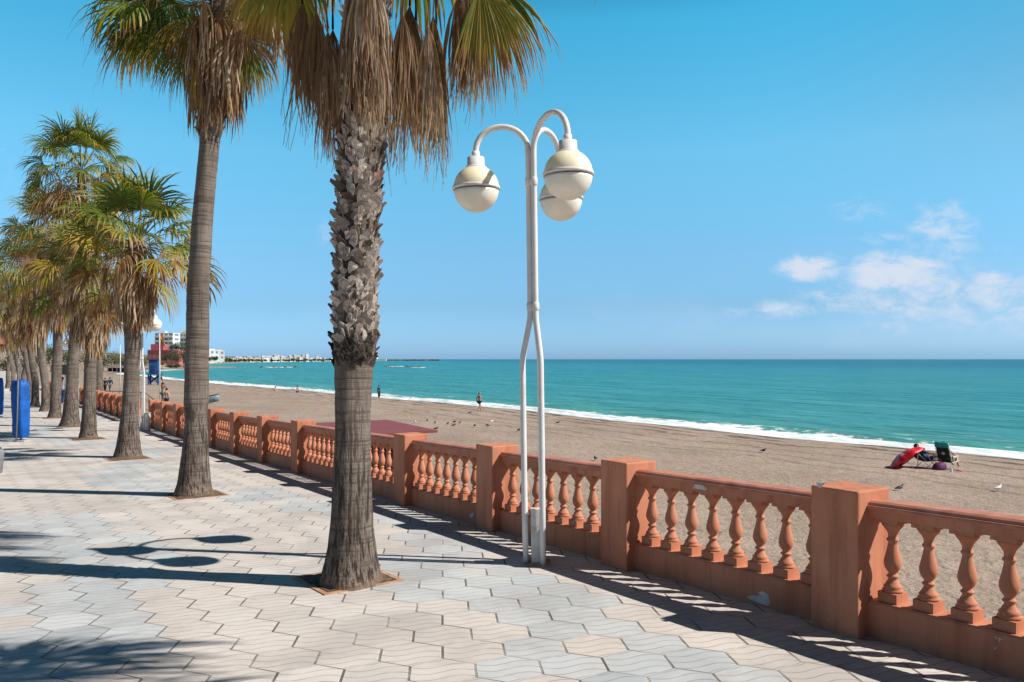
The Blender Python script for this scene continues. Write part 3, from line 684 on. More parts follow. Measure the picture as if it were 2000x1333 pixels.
def palm(label, base_px, trunk, Y, apex, seed, skirt=None, live=34, Lp=1., Rb=1., nleaf=34, J=6, threads=0, group=None, nskirt=40, out=.35, el_lo=-25, gz=None):
    rng = np.random.default_rng(seed); b = ray(trunk[0][0], trunk[0][1], Y)
    b.z = G(to_st(b.x, b.y)[0]) if gz is None else gz
    root = thing('palm_tree', label, 'palm tree', b, 0, group)
    m_, axis, rad = trunk_mesh(trunk, Y, rng=rng, base=b); m_.build('trunk', M['trunk'], root)
    A = np.array(ray(apex[0], apex[1], Y))
    o = build_leaves('crown', crown_specs(A, rng, live, el_lo, Lp, Rb), root, nleaf, J, rng, b, threads=threads)
    if skirt:
        z1, z0 = A[2]-.15, ray(0, skirt, Y).z+Rb*.9+.2
        build_leaves('dead_fronds', skirt_specs(lambda z: axis(min(z, A[2])), rng, nskirt, z1, min(z0, z1-.2), rad(z1)*1.0, .55, Rb*.95, out), root, max(14, nleaf//2), J, rng, b, wscale=1.15, threads=threads//2)
    return root, axis, rad, rng, b

G1 = 'palms in the row along the promenade'
# the nearest palm: bare foot, ruff of cut leaf bases, skirt of hanging dead fronds
Y1 = 7.05
tr1 = [(684, 1150, 62), (684, 1139, 60), (684, 1115, 54), (685, 1080, 48), (686, 1030, 42), (687, 960, 38), (687, 900, 36), (688, 850, 34), (688, 800, 33.5), (690, 740, 36), (691, 700, 38), (692, 688, 40), (693, 640, 37), (696, 500, 39), (706, 300, 39), (711, 180, 38), (716, 0, 38), (722, -230, 36)]
root, axis, rad, rng, b = palm('nearest palm, trunk covered in cut leaf bases above a bare grey foot', 0, tr1, Y1, (724, -330), 11, None, 34, 1.15, 1.1, 44, 8, 6, G1, el_lo=8)
P1 = root
stubs(axis, rad, ray(0, 672, Y1).z, ray(0, -220, Y1).z, 1250, rng, b, .80, parent=root)
sv = MB(); zz0 = np.linspace(ray(0, 676, Y1).z, ray(0, -220, Y1).z, 40); sv.tube([Vector(axis(z))-b for z in zz0], [rad(z)*1.01 for z in zz0], 24, False); sv.build('dark_sleeve', M['core'], root)  # dark tube behind the leaf bases makes the gaps between them dark
stubs(axis, lambda z: rad(z)*1.03, ray(0, 712, Y1).z, ray(0, 655, Y1).z, 90, rng, b, .6, 'torn_bark', root, 'core')
sp = []
def hang(px, py, dy, Rb, A, tint, tilt=0, dist=0, tip=.12, cup=-.25, droop=.5, nx=0, toff=.3):
    H = np.array(ray(px, py, Y1+dy)); ax = np.array(axis(6.0)); h = H-ax; h[2] = 0; h /= np.linalg.norm(h)+1e-6
    P0 = np.array(axis(H[2]+1.25))+h*.15; C = np.array([H[0], H[1], P0[2]+.15])+h*.15
    sp.append(dict(P0=P0, C=C, H=H, d=np.array([math.sin(R(tilt)), -.08*h[1], -math.cos(R(tilt))]), n=np.array([nx, -1., .1]), R=Rb*(1 if tip > .3 else 1.03), A=R(A if tip > .3 else A*2.7), droop=droop if tip > .3 else 1.6, **({} if tip > .3 else dict(early=1.5)), tint=tint, tip=tip, cup=cup, pw=1.3))
for a in ((590, 8, .25, 1.05, 15, .72, -4), (604, -5, .8, 1.25, 17, .80, -2), (618, 22, .2, .98, 14, .66, 0), (640, 62, -.1, 1.0, 14, .80, 1), (650, 58, 1.1, 1.2, 14, .77, 2),
          (688, 22, -.38, .80, 16, .83, -2), (708, 0, -.42, 1.02, 17, .76, 0), (728, 45, -.40, .88, 14, .90, 2), (700, -50, -.3, 1.05, 20, .85, -4), (742, -5, -.35, 1.0, 14, .72, 2), (716, -50, -.45, .85, 22, .92, 0),
          (786, 28, -.15, 1.12, 14, .80, -1), (800, 12, .7, 1.42, 14, .70, 1), (812, 40, 1.2, 1.32, 14, .86, 2), (836, 50, -.1, 1.18, 12, .93, 2), (852, 62, 1.3, 1.15, 13, .82, 4), (846, 30, .1, 1.2, 11, .66, 3),
          (898, -10, -.1, .85, 16, .72, -6), (915, -25, .1, .98, 15, .84, -2), (930, -12, -.1, .92, 14, .92, 1)):
    hang(*a, dist=0)
for a in ((700, 118, 1.4, 1.3, 16, .8, -2), (716, 128, 1.6, 1.3, 15, .75, 0), (690, 60, 1.5, 1.3, 16, .85, -3), (730, 70, 1.3, 1.3, 16, .8, 2)): hang(*a)
hang(938, -35, -.15, 1.02, 36, .36, 14, tip=.8, cup=.1, droop=.7)
hang(950, -45, .1, .98, 40, .26, 22, tip=.85, cup=.1, droop=.8)
hang(945, -20, .0, .9, 30, .55, 8, tip=.5, cup=.1, droop=.8)
hang(565, -60, .3, .85, 60, .42, -20, tip=.4, cup=.1, droop=.9); hang(585, -95, .6, .9, 60, .25, -30, tip=.4, droop=.9); hang(540, -80, .8, .9, 55, .35, -20, tip=.4, droop=.9)
hang(1085, -200, -.2, .8, 60, .3, 35, tip=.7, cup=.1, droop=.9); hang(1020, -215, .3, .9, 55, .25, 30, tip=.7, cup=.1, droop=.8)
build_leaves('dead_fronds', sp, root, 34, 8, rng, b, wscale=1.3, threads=22)
# second palm
Y2 = 12.55
tr2 = [(377, 978, 39), (377, 967, 37), (378, 945, 31), (380, 900, 26), (383, 850, 22), (382, 812, 20), (382, 800, 21.5), (383, 785, 23), (384, 760, 22.5), (384, 740, 22), (386, 660, 21.5), (388, 560, 20.5), (394, 450, 19.5), (402, 350, 18.5), (409, 275, 18.5), (411, 262, 20.5), (415, 200, 21), (430, 30, 21), (433, 0, 21)]
root, axis, rad, rng, b = palm('tall slender palm with a smooth ringed trunk, second from the camera', 0, tr2, Y2, (436, -45), 23, 262, 34, 1.05, 1.1, 38, 7, 5, G1, 30, .30, -5)
P2 = root
stubs(axis, rad, ray(0, 272, Y2).z, ray(0, 100, Y2).z, 110, rng, b, 1.1, parent=root)
sp = []
def hang2(px, py, Rb, A, tint, tilt, droop=.8, tip=.4, dy=0):
    H = np.array(ray(px, py, Y2+dy)); P0 = np.array(axis(7.3)); h = H-P0; h[2] = 0; h /= np.linalg.norm(h)+1e-6
    sp.append(dict(P0=P0, C=np.array([H[0], H[1], P0[2]+.2])-h*.3, H=H, d=np.array([math.sin(R(tilt)), -.15, -math.cos(R(tilt))]), n=np.array([0.2, -1., .3]), R=Rb, A=R(A), droop=droop, tint=tint, tip=tip, cup=.15))
for a in ((262, 18, 1.05, 60, .12, -28), (290, 45, 1.0, 62, .18, -22), (320, 35, 1.05, 60, .26, -12), (345, 65, 1.0, 50, .34, -8), (365, 90, .95, 42, .2, -12), (300, -10, 1., 70, .08, -35), (330, -5, 1.0, 70, .2, -15),
          (380, 30, 1.0, 60, .45, 0), (470, 10, 1.0, 70, .46, 12), (500, 20, .9, 66, .5, 20), (535, 15, .8, 60, .40, 25), (480, 90, .9, 35, .3, 15), (440, 5, 1.0, 60, .55, 5), (415, 25, 1., 50, .7, 0), (255, 60, .7, 60, .5, -20)):
    hang2(*a)
build_leaves('drooping_fronds', sp, root, 38, 7, rng, b, threads=6)
# the rest of the row
rowspec = [
 ('short bushy palm, third from the camera, long brown skirt, beside the second lamp post', [(249, 906, 30), (249, 897, 29), (249, 885, 24), (251, 850, 19), (254, 800, 15.5), (257, 740, 14), (259, 690, 14), (259, 650, 15), (262, 560, 14), (264, 470, 13)], 18.6, (266, 462), 31, 640, 44, 1.15, 1.0, 40, .34, -30),
 ('fourth palm of the row, thick brown skirt hanging low over its narrow trunk', [(172, 866, 19), (172, 859, 18), (172, 845, 15), (174, 800, 12), (176, 740, 11), (177, 700, 11), (178, 600, 10), (180, 545, 10)], 24.4, (180, 520), 37, 690, 40, 1.15, 1.05, 50, .42, -35),
 ('fifth palm of the row, its crown the tallest, dark hollow at its flared foot', [(136, 842, 21), (136, 834, 20), (137, 815, 15), (140, 770, 11.5), (143, 700, 10), (150, 600, 9), (157, 450, 8.5), (160, 340, 8)], 30., (160, 322), 41, 660, 50, 1.4, 1.15, 70, .5, -40),
 ('sixth palm of the row, leaning slightly right behind the person in blue trousers', [(106, 824, 14), (106, 818, 13), (108, 800, 10), (110, 740, 9), (113, 690, 8.5), (112, 560, 8), (108, 455, 8)], 35.6, (106, 445), 43, 655, 44, 1.4, 1.2, 56, .5, -40)]
roots = []
for (lb, tr, Y, apx, sd, skt, live, lp, rb, nsk, out_, ello) in rowspec:
    r_, *_ = palm(lb, 0, tr, Y, apx, sd, skt, live, lp, rb, 28, 6, 2, G1, nsk, out_, ello); roots.append((r_, apx, tr))
far = [((88, 806), 41.3, (66, 500), 'seventh palm of the row, just right of the blue wrapped parasol, tattered skirt'), ((68, 797), 47.5, (44, 520), 'eighth palm of the row, half hidden by the blue wrapped parasol'),
       ((58, 789), 53., (30, 575), 'ninth palm of the row, a thin trunk behind the blue wrapped parasol'), ((46, 783), 59., (84, 590), 'tenth palm of the row, behind the top of the blue wrapped parasol'),
       ((37, 776), 66., (14, 590), 'eleventh palm of the row, left of the blue wrapped parasol'), ((25, 768), 75., (-8, 600), 'twelfth palm of the row, right one of the two farthest'), ((15, 763), 84., (36, 620), 'last palm of the row, beside the white building')]
for i, ((px, py), Y, (ax_, ay_), lb) in enumerate(far):
    hw = .19*F/Y; tr = [(px, py+4, hw*1.7), (px, py, hw*1.6), (px+.5, py-14, hw*1.1), (px+1, py-50, hw), ((px+ax_)/2, 660, hw*.9), (ax_, ay_+10, hw*.8)]
    palm(lb, 0, tr, Y, (ax_, ay_), 50+i, 690, 34, 1.4, 1.3, 18, 5, 0, G1, 30, .55, -40)
# palm growing on the beach side, and one out of frame on the right whose crown throws the shade at lower left
tr = [(195, 775, 7), (194, 740, 6.5), (193, 680, 6), (194, 590, 6)]
palm('dark palm trunk on the beach side of the balustrade, between the fourth and third palms', 0, tr, 45., (195, 575), 71, 695, 22, 1.2, 1.3, 18, 5, 0, None, 30, .5, -30, gz=-2.1)
rng = np.random.default_rng(77)
b = Vector((2.35, 2.75, G(to_st(2.35, 2.75)[0])))
r0 = thing('palm_tree', 'palm standing just outside the frame on the right, shading the paving at lower left', 'palm tree', b, 0, G1)
m_ = MB().tube([(0, 0, -.05), (0, 0, .2), (0, 0, .8), (0, 0, 3), (.05, 0, 5.6)], [.30, .24, .18, .17, .17], 20); m_.build('trunk', M['trunk'], r0)
build_leaves('crown', crown_specs(np.array([2.35, 2.75, 5.85]), rng, 36, -12, .95, 1.0), r0, 30, 6, rng, b)
tops = None
# tree pits
for (px, py, hw, dsc) in ((684, 1132, .33, 'nearest palm'), (379, 966, .36, 'second palm'), (250, 896, .40, 'third palm'), (172, 858, .42, 'fourth palm'), (136, 834, .42, 'fifth palm'), (106, 817, .42, 'sixth palm')):
    c = prom(px, py); 
    if px == 684: c = Vector((P1.location.x-.05, P1.location.y+.13, P1.location.z))
    if px == 379: c = Vector((P2.location.x+.05, P2.location.y, P2.location.z))
    r_ = thing('tree_pit', f'square earth pit with worn orange edging at the foot of the {dsc}', 'tree pit', c, R(36), 'tree pits along the promenade')
    k = math.tan(math.atan(.023)); e = hw+.05
    # earth, gently mounded and lumpy
    m_ = MB(); n = 14; vs = []
    for i in range(n+1):
        for j in range(n+1):
            x = -hw+2*hw*i/n; y = -hw+2*hw*j/n
            q = Vector((x, y, 0)); q.rotate(Matrix.Rotation(r_.rotation_euler[2], 3, 'Z')); zz = G(to_st(c.x+q.x, c.y+q.y)[0])-G(to_st(c.x, c.y)[0])
            vs.append((x, y, zz+.003+.05*max(0, 1-math.hypot(x, y)/hw)+random.uniform(0, .012)))
    m_.add(vs, [(i*(n+1)+j, (i+1)*(n+1)+j, (i+1)*(n+1)+j+1, i*(n+1)+j+1) for i in range(n) for j in range(n)], True); m_.build('soil', M['soil'], r_)
    def zz(x, y):
        q = Vector((x, y, 0)); q.rotate(Matrix.Rotation(r_.rotation_euler[2], 3, 'Z')); return G(to_st(c.x+q.x, c.y+q.y)[0])-G(to_st(c.x, c.y)[0])
    for (x0, y0, x1, y1) in ((-e, -e, e, -hw), (-e, hw, e, e), (-e, -hw, -hw, hw), (hw, -hw, e, hw)):
        pts = [(x0, y0), (x1, y0), (x1, y1), (x0, y1)]; MB().add([(x, y, zz(x, y)-.03) for x, y in pts]+[(x, y, zz(x, y)+.007) for x, y in pts], [(3, 2, 1, 0), (4, 5, 6, 7), (0, 1, 5, 4), (1, 2, 6, 5), (2, 3, 7, 6), (3, 0, 4, 7)]).build('edging', M['kerb'], r_, .004)

# ------------------------------------------------------------------ people
def person(label, loc, rz, pose, mats, cat='person', scale=1., hair=True, extra=None):
    """pose: joint -> (x, y, z) in metres, facing -y; mats: skin / top / bottom"""
    root = thing('person', label, cat, loc, rz)
    J = dict(pelvis=(0, 0, .95), chest=(0, .0, 1.27), neck=(0, 0, 1.47), head=(0, -.015, 1.60), crown=(0, -.01, 1.70),
             lsh=(.17, 0, 1.42), rsh=(-.17, 0, 1.42), lel=(.23, .03, 1.14), rel=(-.23, .03, 1.14), lwr=(.24, -.06, .90), rwr=(-.24, -.06, .90), lha=(.24, -.09, .81), rha=(-.24, -.09, .81),
             lhip=(.09, 0, .90), rhip=(-.09, 0, .90), lkn=(.10, -.02, .50), rkn=(-.10, -.02, .50), lan=(.10, .02, .09), ran=(-.10, .02, .09), lto=(.11, -.15, .03), rto=(-.11, -.15, .03))
    J.update(pose)
    rad = dict(pelvis=.135, chest=.135, neck=.055, head=.088, crown=.06, lsh=.062, rsh=.062, lel=.042, rel=.042, lwr=.030, rwr=.030, lha=.034, rha=.034, lhip=.095, rhip=.095, lkn=.06, rkn=.06, lan=.038, ran=.038, lto=.034, rto=.034)
    E = [('pelvis', 'chest'), ('chest', 'neck'), ('neck', 'head'), ('head', 'crown'), ('chest', 'lsh'), ('lsh', 'lel'), ('lel', 'lwr'), ('lwr', 'lha'), ('chest', 'rsh'), ('rsh', 'rel'), ('rel', 'rwr'), ('rwr', 'rha'),
         ('pelvis', 'lhip'), ('lhip', 'lkn'), ('lkn', 'lan'), ('lan', 'lto'), ('pelvis', 'rhip'), ('rhip', 'rkn'), ('rkn', 'ran'), ('ran', 'rto')]
    def skin(name, edges, grow, mat_, cut=None):
        ks = []; [ks.append(q) for e in edges for q in e if q not in ks]
        pos = {k: Vector(J[k]) for k in ks}
        if cut:
            for k, (a, f) in cut.items(): pos[k] = Vector(J[a]).lerp(Vector(J[k]), f)
        me = bpy.data.meshes.new(name); me.from_pydata([pos[k]*scale for k in ks], [(ks.index(a), ks.index(b_)) for a, b_ in edges], [])
        o = bpy.data.objects.new(name, me); COL.objects.link(o); o.parent = root; me.materials.append(mat_)
        o.modifiers.new('skin', 'SKIN'); lay = me.skin_vertices[0] if me.skin_vertices else None
        for i, k in enumerate(ks):
            r_ = (rad[k]+grow)*scale; f = (.72 if k in ('chest', 'pelvis') else 1.)
            if lay: lay.data[i].radius = (r_, r_*f); lay.data[i].use_root = (k == ks[0])
        u = o.modifiers.new('sub', 'SUBSURF'); u.levels = 1; u.render_levels = 2
        return o
    skin('body', E, 0, M[mats.get('skin', 'skin')])
    if mats.get('top'):
        e = [('pelvis', 'chest'), ('chest', 'neck'), ('chest', 'lsh'), ('lsh', 'lel'), ('chest', 'rsh'), ('rsh', 'rel')]; c = {'neck': ('chest', .8), 'lel': ('lsh', .7), 'rel': ('rsh', .7)}
        if mats.get('sleeves'): e += [('lel', 'lwr'), ('rel', 'rwr')]; c = {'neck': ('chest', .8), 'lwr': ('lel', .9), 'rwr': ('rel', .9)}
        skin('shirt', e, .022, M[mats['top']], c)
    if mats.get('bottom'):
        e = [('pelvis', 'lhip'), ('lhip', 'lkn'), ('pelvis', 'rhip'), ('rhip', 'rkn')]; c = {'lkn': ('lhip', .55), 'rkn': ('rhip', .55)}
        if mats.get('long'): e += [('lkn', 'lan'), ('rkn', 'ran')]; c = {'lan': ('lkn', .93), 'ran': ('rkn', .93)}
        skin('trousers' if mats.get('long') else 'shorts', e, .026, M[mats['bottom']], c)
    if hair:
        h = Vector(J['head'])*scale; c = Vector(J['crown'])*scale; d = (c-h).normalized(); m_ = MB()
        m_.lathe([(.001, .112), (.04, .108), (.075, .085), (.098, .045), (.102, 0), (.09, -.035)], 14); q = d.to_track_quat('Z', 'Y')
        m_.v = [tuple(q @ (Vector(v)*scale)+h+q @ Vector((0, .014, .02))) for v in m_.v]; m_.build('hair', M[mats.get('hair', 'hair')], root)
    return root
WALK = dict(lkn=(.09, -.16, .52), lan=(.09, -.20, .10), lto=(.09, -.37, .05), rkn=(-.09, -.02, .50), ran=(-.09, .22, .14), rto=(-.09, .10, .03), lel=(.23, .12, 1.16), lwr=(.24, .12, .92), lha=(.24, .10, .83), rel=(-.24, -.04, 1.15), rwr=(-.22, -.2, .95), rha=(-.22, -.26, .89))
person('person in a pale shirt and blue trousers walking on the promenade between palm trunks', prom(121, 794), R(200), WALK, dict(top='shirt', bottom='jean', long=1, sleeves=1))
person('walker in dark clothes on the beach beyond the balustrade, left one of the pair', sand(205, 767), R(190), WALK, dict(top='black', bottom='black', long=1, sleeves=1), scale=1.0)
person('walker in a grey-blue jacket on the beach, right one of the pair', sand(215, 767), R(190), dict(WALK, head=(0, .02, 1.6)), dict(top='navy', bottom='grey', long=1, sleeves=1), scale=1.05)
p_ = ray(318, 748, 62.); person('bather with both arms raised to the hair, standing beside the flagpole', (p_.x, 62, p_.z-1.72), R(150), dict(lel=(.3, -.05, 1.62), lwr=(.12, -.1, 1.75), lha=(.05, -.08, 1.73), rel=(-.3, -.05, 1.55), rwr=(-.2, -.15, 1.35), rha=(-.15, -.2, 1.3)), dict(skin='skin', bottom='teal'))
p_ = ray(325, 759, 60.); person('bare-backed bather in dark shorts beside the flagpole, seen from behind', (p_.x, 60, p_.z-1.70), R(170), dict(lel=(.24, -.1, 1.2), lwr=(.12, -.2, 1.3), lha=(.06, -.24, 1.32)), dict(skin='skin_pale', bottom='navy'))
person('bare-chested person in dark shorts walking along the water edge, left of the lamp post', sand(936, 806), R(120), WALK, dict(skin='skin', bottom='black', hair='grey_hair'), scale=1.0)
person('dark-clad person standing in the edge of the surf, right of the nearest palm', sand(740, 779), R(60), dict(lkn=(.1, -.06, .5), pelvis=(0, .05, .93)), dict(top='navy', bottom='black', sleeves=1, long=1), scale=.95)
person('bather wading waist-deep in the surf, right one of two left of the nearest palm', sand(581, 767)-Vector((0, 0, .75)), R(80), dict(lel=(.3, 0, 1.2), lwr=(.34, -.1, 1.0)), dict(skin='skin', bottom='navy'))
person('bather low in the foam, left one of two left of the nearest palm', sand(538, 765)-Vector((0, 0, 1.0)), R(20), {}, dict(skin='skin_pale', bottom='black'))
person('tiny figure on the beach beside the lifeguard tower', sand(315, 745)-Vector((0, 0, .1)), R(90), WALK, dict(top='black', bottom='black', long=1))

# ------------------------------------------------------------------ beach group: parasol, chairs, people, bag
gp = sand(1815, 917); Yg = gp.y
def gl(px, py, dy=0):      # a point above the sand there
    return ray(px, py, Yg+dy)
# parasol lying tilted
c = gl(1768, 892, .1); pr = thing('beach_parasol', 'open red beach parasol lying tilted on the sand beside the two beach chairs', 'parasol', (c.x, c.y, gp.z))
ax_ = Vector((-.50, .40, .77)).normalized(); q = ax_.to_track_quat('Z', 'Y'); ctr = Vector((0, 0, c.z-gp.z-.08)); Rp = .86
m_ = MB(); prof = [(.0, .26), (.25, .24), (.5, .17), (.72, .06), (Rp, -.10)]; n = 32; vs = []
for (r_, z) in prof:
    for k in range(n):
        a = 2*math.pi*k/n; s_ = 1-.06*abs(math.sin(4*a))*(r_/Rp); vs.append(ctr+q @ Vector((r_*s_*math.cos(a), r_*s_*math.sin(a), z-.03*abs(math.sin(4*a)))))
m_.add(vs, [(i*n+k, i*n+(k+1) % n, (i+1)*n+(k+1) % n, (i+1)*n+k) for i in range(4) for k in range(n)], True)
o = m_.build('canopy', M['red'], pr); sol = o.modifiers.new('thick', 'SOLIDIFY'); sol.thickness = .004
wm = MB()
for (a0, r0_, r1_) in ((200, .35, .62), (222, .40, .60), (15, .3, .6)):
    vs = [ctr+q @ Vector((r*math.cos(R(a)), r*math.sin(R(a)), float(np.interp(r, [p[0] for p in prof], [p[1] for p in prof]))+.012)) for r, a in ((r0_, a0-9), (r1_, a0-6), (r1_, a0+6), (r0_, a0+9))]
    wm.add(vs+[v-ax_*.012 for v in vs], [(0, 1, 2, 3), (7, 6, 5, 4), (0, 4, 5, 1), (1, 5, 6, 2), (2, 6, 7, 3), (3, 7, 4, 0)])
wm.build('printed_panel', M['whitecloth'], pr)
MB().tube([ctr+ax_*.30, ctr-ax_*.95], .014, 8).build('pole', M['whitecloth'], pr)
rb = MB()
for k in range(8):
    a = R(45*k+22); rb.tube([ctr-ax_*.12, ctr+q @ Vector((.6*math.cos(a), .6*math.sin(a), .10))], .006, 4)
rb.build('ribs', M['ring'], pr)
c = gl(1793, 918); po = thing('parasol_pole', 'white upright pole stuck in the sand in front of the red parasol', 'pole', (c.x, c.y, gp.z)); MB().tube([(0, 0, -.1), (-.02, 0, .95)], .016, 8).build('shaft', M['whitecloth'], po); MB().tube([(-.02, 0, .951), (-.02, 0, 1.02)], .022, 8).build('tip', M['red'], po)
def chair(label, loc, rz, fabric, back):
    r_ = thing('beach_chair', label, 'beach chair', loc, rz); b_ = Vector(back)
    S, Fm = MB(), M['ring']
    s0, s1 = Vector((0, .25, .30)), Vector((0, -.28, .34)); top = s0+b_
    for (a, c_, nm) in ((s0, s1, 'seat'), (s0+Vector((0, .02, .02)), top, 'backrest')):
        d = (c_-a); n_ = d.cross(Vector((1, 0, 0))).normalized()*.012; x = Vector((.25, 0, 0))
        MB().add([a-x+n_, a+x+n_, c_+x+n_, c_-x+n_, a-x-n_, a+x-n_, c_+x-n_, c_-x-n_], [(0, 1, 2, 3), (7, 6, 5, 4), (0, 4, 5, 1), (1, 5, 6, 2), (2, 6, 7, 3), (3, 7, 4, 0)]).build(nm, M[fabric], r_)
    for sx in (-.28, .28):
        MB().tube([s1+Vector((sx, -.02, 0)), s0+Vector((sx, 0, 0)), top+Vector((sx, 0, 0))], .013, 8).build('side_frame', Fm, r_)
        MB().tube([Vector((sx, -.30, 0)), Vector((sx, .08, .32)), Vector((sx, .18, .52))], .012, 8).build('leg', Fm, r_)
        MB().tube([Vector((sx, .36, 0)), Vector((sx, -.12, .33)), Vector((sx, -.22, .52))], .012, 8).build('leg', Fm, r_)
        MB().box((sx, -.02, .54), (.05, .46, .025)).build('armrest', M['whitecloth'], r_, .006)
    MB().tube([top+Vector((-.28, 0, 0)), top+Vector((.28, 0, 0))], .013, 8).build('top_bar', Fm, r_)
    return r_
c1 = gl(1812, 912, .3); chair('blue reclining beach chair beside the red parasol', (c1.x, c1.y, gp.z), R(100), 'navy', (0, .50, .42))
c2 = gl(1852, 916, 0); chair('dark striped beach chair with a high back, right of the purple bag', (c2.x, c2.y, gp.z), R(125), 'stripe', (0, .30, .78))
SIT = dict(pelvis=(0, .14, .40), lhip=(.09, .08, .40), rhip=(-.09, .08, .40), chest=(0, .30, .68), neck=(0, .38, .88), head=(0, .38, 1.01), crown=(0, .39, 1.11), lsh=(.17, .34, .82), rsh=(-.17, .34, .82),
           lel=(.30, .15, .62), rel=(-.30, .15, .62), lwr=(.27, -.08, .60), rwr=(-.27, -.08, .60), lha=(.25, -.16, .60), rha=(-.25, -.16, .60), lkn=(.12, -.33, .46), rkn=(-.12, -.33, .48), lan=(.12, -.62, .12), ran=(-.12, -.58, .1), lto=(.12, -.76, .1), rto=(-.12, -.72, .06))
SIT2 = dict(SIT, chest=(0, .36, .60), neck=(0, .50, .76), head=(0, .53, .87), crown=(0, .55, .97), lsh=(.17, .46, .71), rsh=(-.17, .46, .71), lkn=(.12, -.33, .55), rkn=(-.12, -.36, .50), lan=(.12, -.80, .42), ran=(-.12, -.84, .35), lto=(.12, -.92, .50), rto=(-.12, -.96, .42))
person('person in blue reclining on the beach chair beside the red parasol', (c1.x, c1.y, gp.z), R(100), SIT2, dict(skin='skin', top='navy', bottom='jean', hair='hair'))
person('dark-haired person in teal shorts sitting in the dark striped beach chair', (c2.x, c2.y, gp.z), R(125), SIT, dict(skin='skin', top='shirt', bottom='teal', hair='hair'))
ch2 = [o for o in COL.objects if o.name.startswith('beach_chair') and 'striped' in o.get('label', '')][0]
MB().box((0, .53, 1.02), (.52, .12, .22), rotm('X', -20)).build('towel', M['teal'], ch2, .02)
c = gl(1834, 918, -.35); bg_ = thing('beach_bag', 'soft purple and navy bag on the sand between the two beach chairs', 'bag', (c.x, c.y, sand(1834, 920).z-.02))
m_ = MB(); m_.lathe([(.05, 0), (.22, .02), (.26, .12), (.23, .24), (.15, .31), (.05, .33)], 20); m_.v = [(x*1.1+.03*math.sin(9*z+7*y), y*.8+.02*math.sin(11*x), z*(1+.12*math.sin(6*x))) for x, y, z in m_.v]; m_.build('sack', M['purple'], bg_)
MB().tube([(-.15, 0, .28), (-.1, 0, .42), (.05, 0, .46), (.15, 0, .28)], .014, 8).build('handle', M['pink'], bg_)
c = sand(1873, 921); fl = thing('sandal', 'pink sandal on the sand at the feet of the person in teal shorts', 'sandal', c, R(30)); m_ = MB(); m_.prism([(-.05, -.14), (.05, -.14), (.06, .05), (.03, .14), (-.03, .14), (-.06, .05)], 0, .03); m_.build('sole', M['pink'], fl, .004); MB().tube([(-.05, .0, .02), (-.03, .03, .06), (.03, .03, .06), (.05, 0, .02)], .012, 6).build('strap', M['pink'], fl)
c = sand(1858, 924); bt = thing('water_bottle', 'small pale bottle standing in the sand beside the striped chair', 'bottle', c); MB().lathe([(.035, 0), (.038, .01), (.038, .16), (.016, .20), (.016, .23)], 14).build('bottle_body', M['whitecloth'], bt); MB().lathe([(.018, .231), (.018, .25)], 12).build('bottle_cap', M['sky_board'], bt)

# ------------------------------------------------------------------ birds
def bird(mat_, label, grp, name, cat):
    r_ = thing(name, label, cat, (0, 0, 0), 0, grp); m_ = MB()
    m_.tube([(0, .21, .105), (0, .14, .115), (0, .07, .13), (0, 0, .145), (0, -.07, .155), (0, -.10, .18), (0, -.115, .21), (0, -.13, .232), (0, -.15, .236), (0, -.165, .234), (0, -.185, .228)],
            [.022, .030, .05, .066, .060, .042, .028, .030, .028, .016, .003], 12).build('body', mat_, r_)
    for s_ in (-1, 1):
        MB().tube([(s_*.025, 0, .10), (s_*.025, -.005, .012), (s_*.025, -.03, .006)], .006, 5).build('leg', M['pink'], r_)
        MB().tube([(s_*.055, -.06, .16), (s_*.062, .02, .15), (s_*.045, .12, .13), (s_*.02, .19, .12)], [.012, .026, .02, .004], 8).build('wing', mat_, r_)
    return r_
GP = 'dark pigeons feeding on the beach'
proto = bird(M['pigeon'], 'dark pigeon standing on the sand in the loose flock beyond the balustrade', GP, 'pigeon', 'pigeon')
pl = [(640, 405), (712, 425), (830, 432), (892, 418), (887, 448), (943, 425), (1080, 453), (1200, 450), (722, 482)]
sc_ = .85
for i, (x, y) in enumerate(pl):
    o = proto if i == 0 else copy_tree(proto); o.location = sand(700+x/4.76, 740+y/4.76); o.rotation_euler = (0, 0, random.uniform(0, 6.3)); o.scale = (sc_,)*3
for (px, py, lb) in ((918, 809, 'dark pigeon at the feet of the walker near the water edge'), (1013, 844, 'dark pigeon on the sand just left of the lamp post'), (1090, 829, 'dark pigeon on the sand right of the lamp post'),
                     (1163, 901, 'small dark pigeon on the sand left of the second foreground pillar'), (1757, 960, 'near dark pigeon on the sand behind the foreground pillar, below the beach chairs'), (1491, 885, 'lone dark pigeon on the open sand between the lamp post and the parasol')):
    o = copy_tree(proto); o['label'] = lb; o.location = sand(px, py); o.rotation_euler = (0, 0, random.uniform(0, 6.3)); o.scale = (sc_,)*3
g0 = bird(M['gull'], 'white gull standing left of the pigeon flock', 'white gulls on the sand', 'gull', 'gull'); g0.location = sand(811, 828); g0.scale = (.9,)*3
for (px, py, lb) in ((960, 827, 'white gull standing right of the pigeon flock'), (1950, 960, 'white gull on the sand at the right edge, behind the balustrade')):
    o = copy_tree(g0); o['label'] = lb; o.location = sand(px, py); o.rotation_euler = (0, 0, 2.); o.scale = (.9,)*3

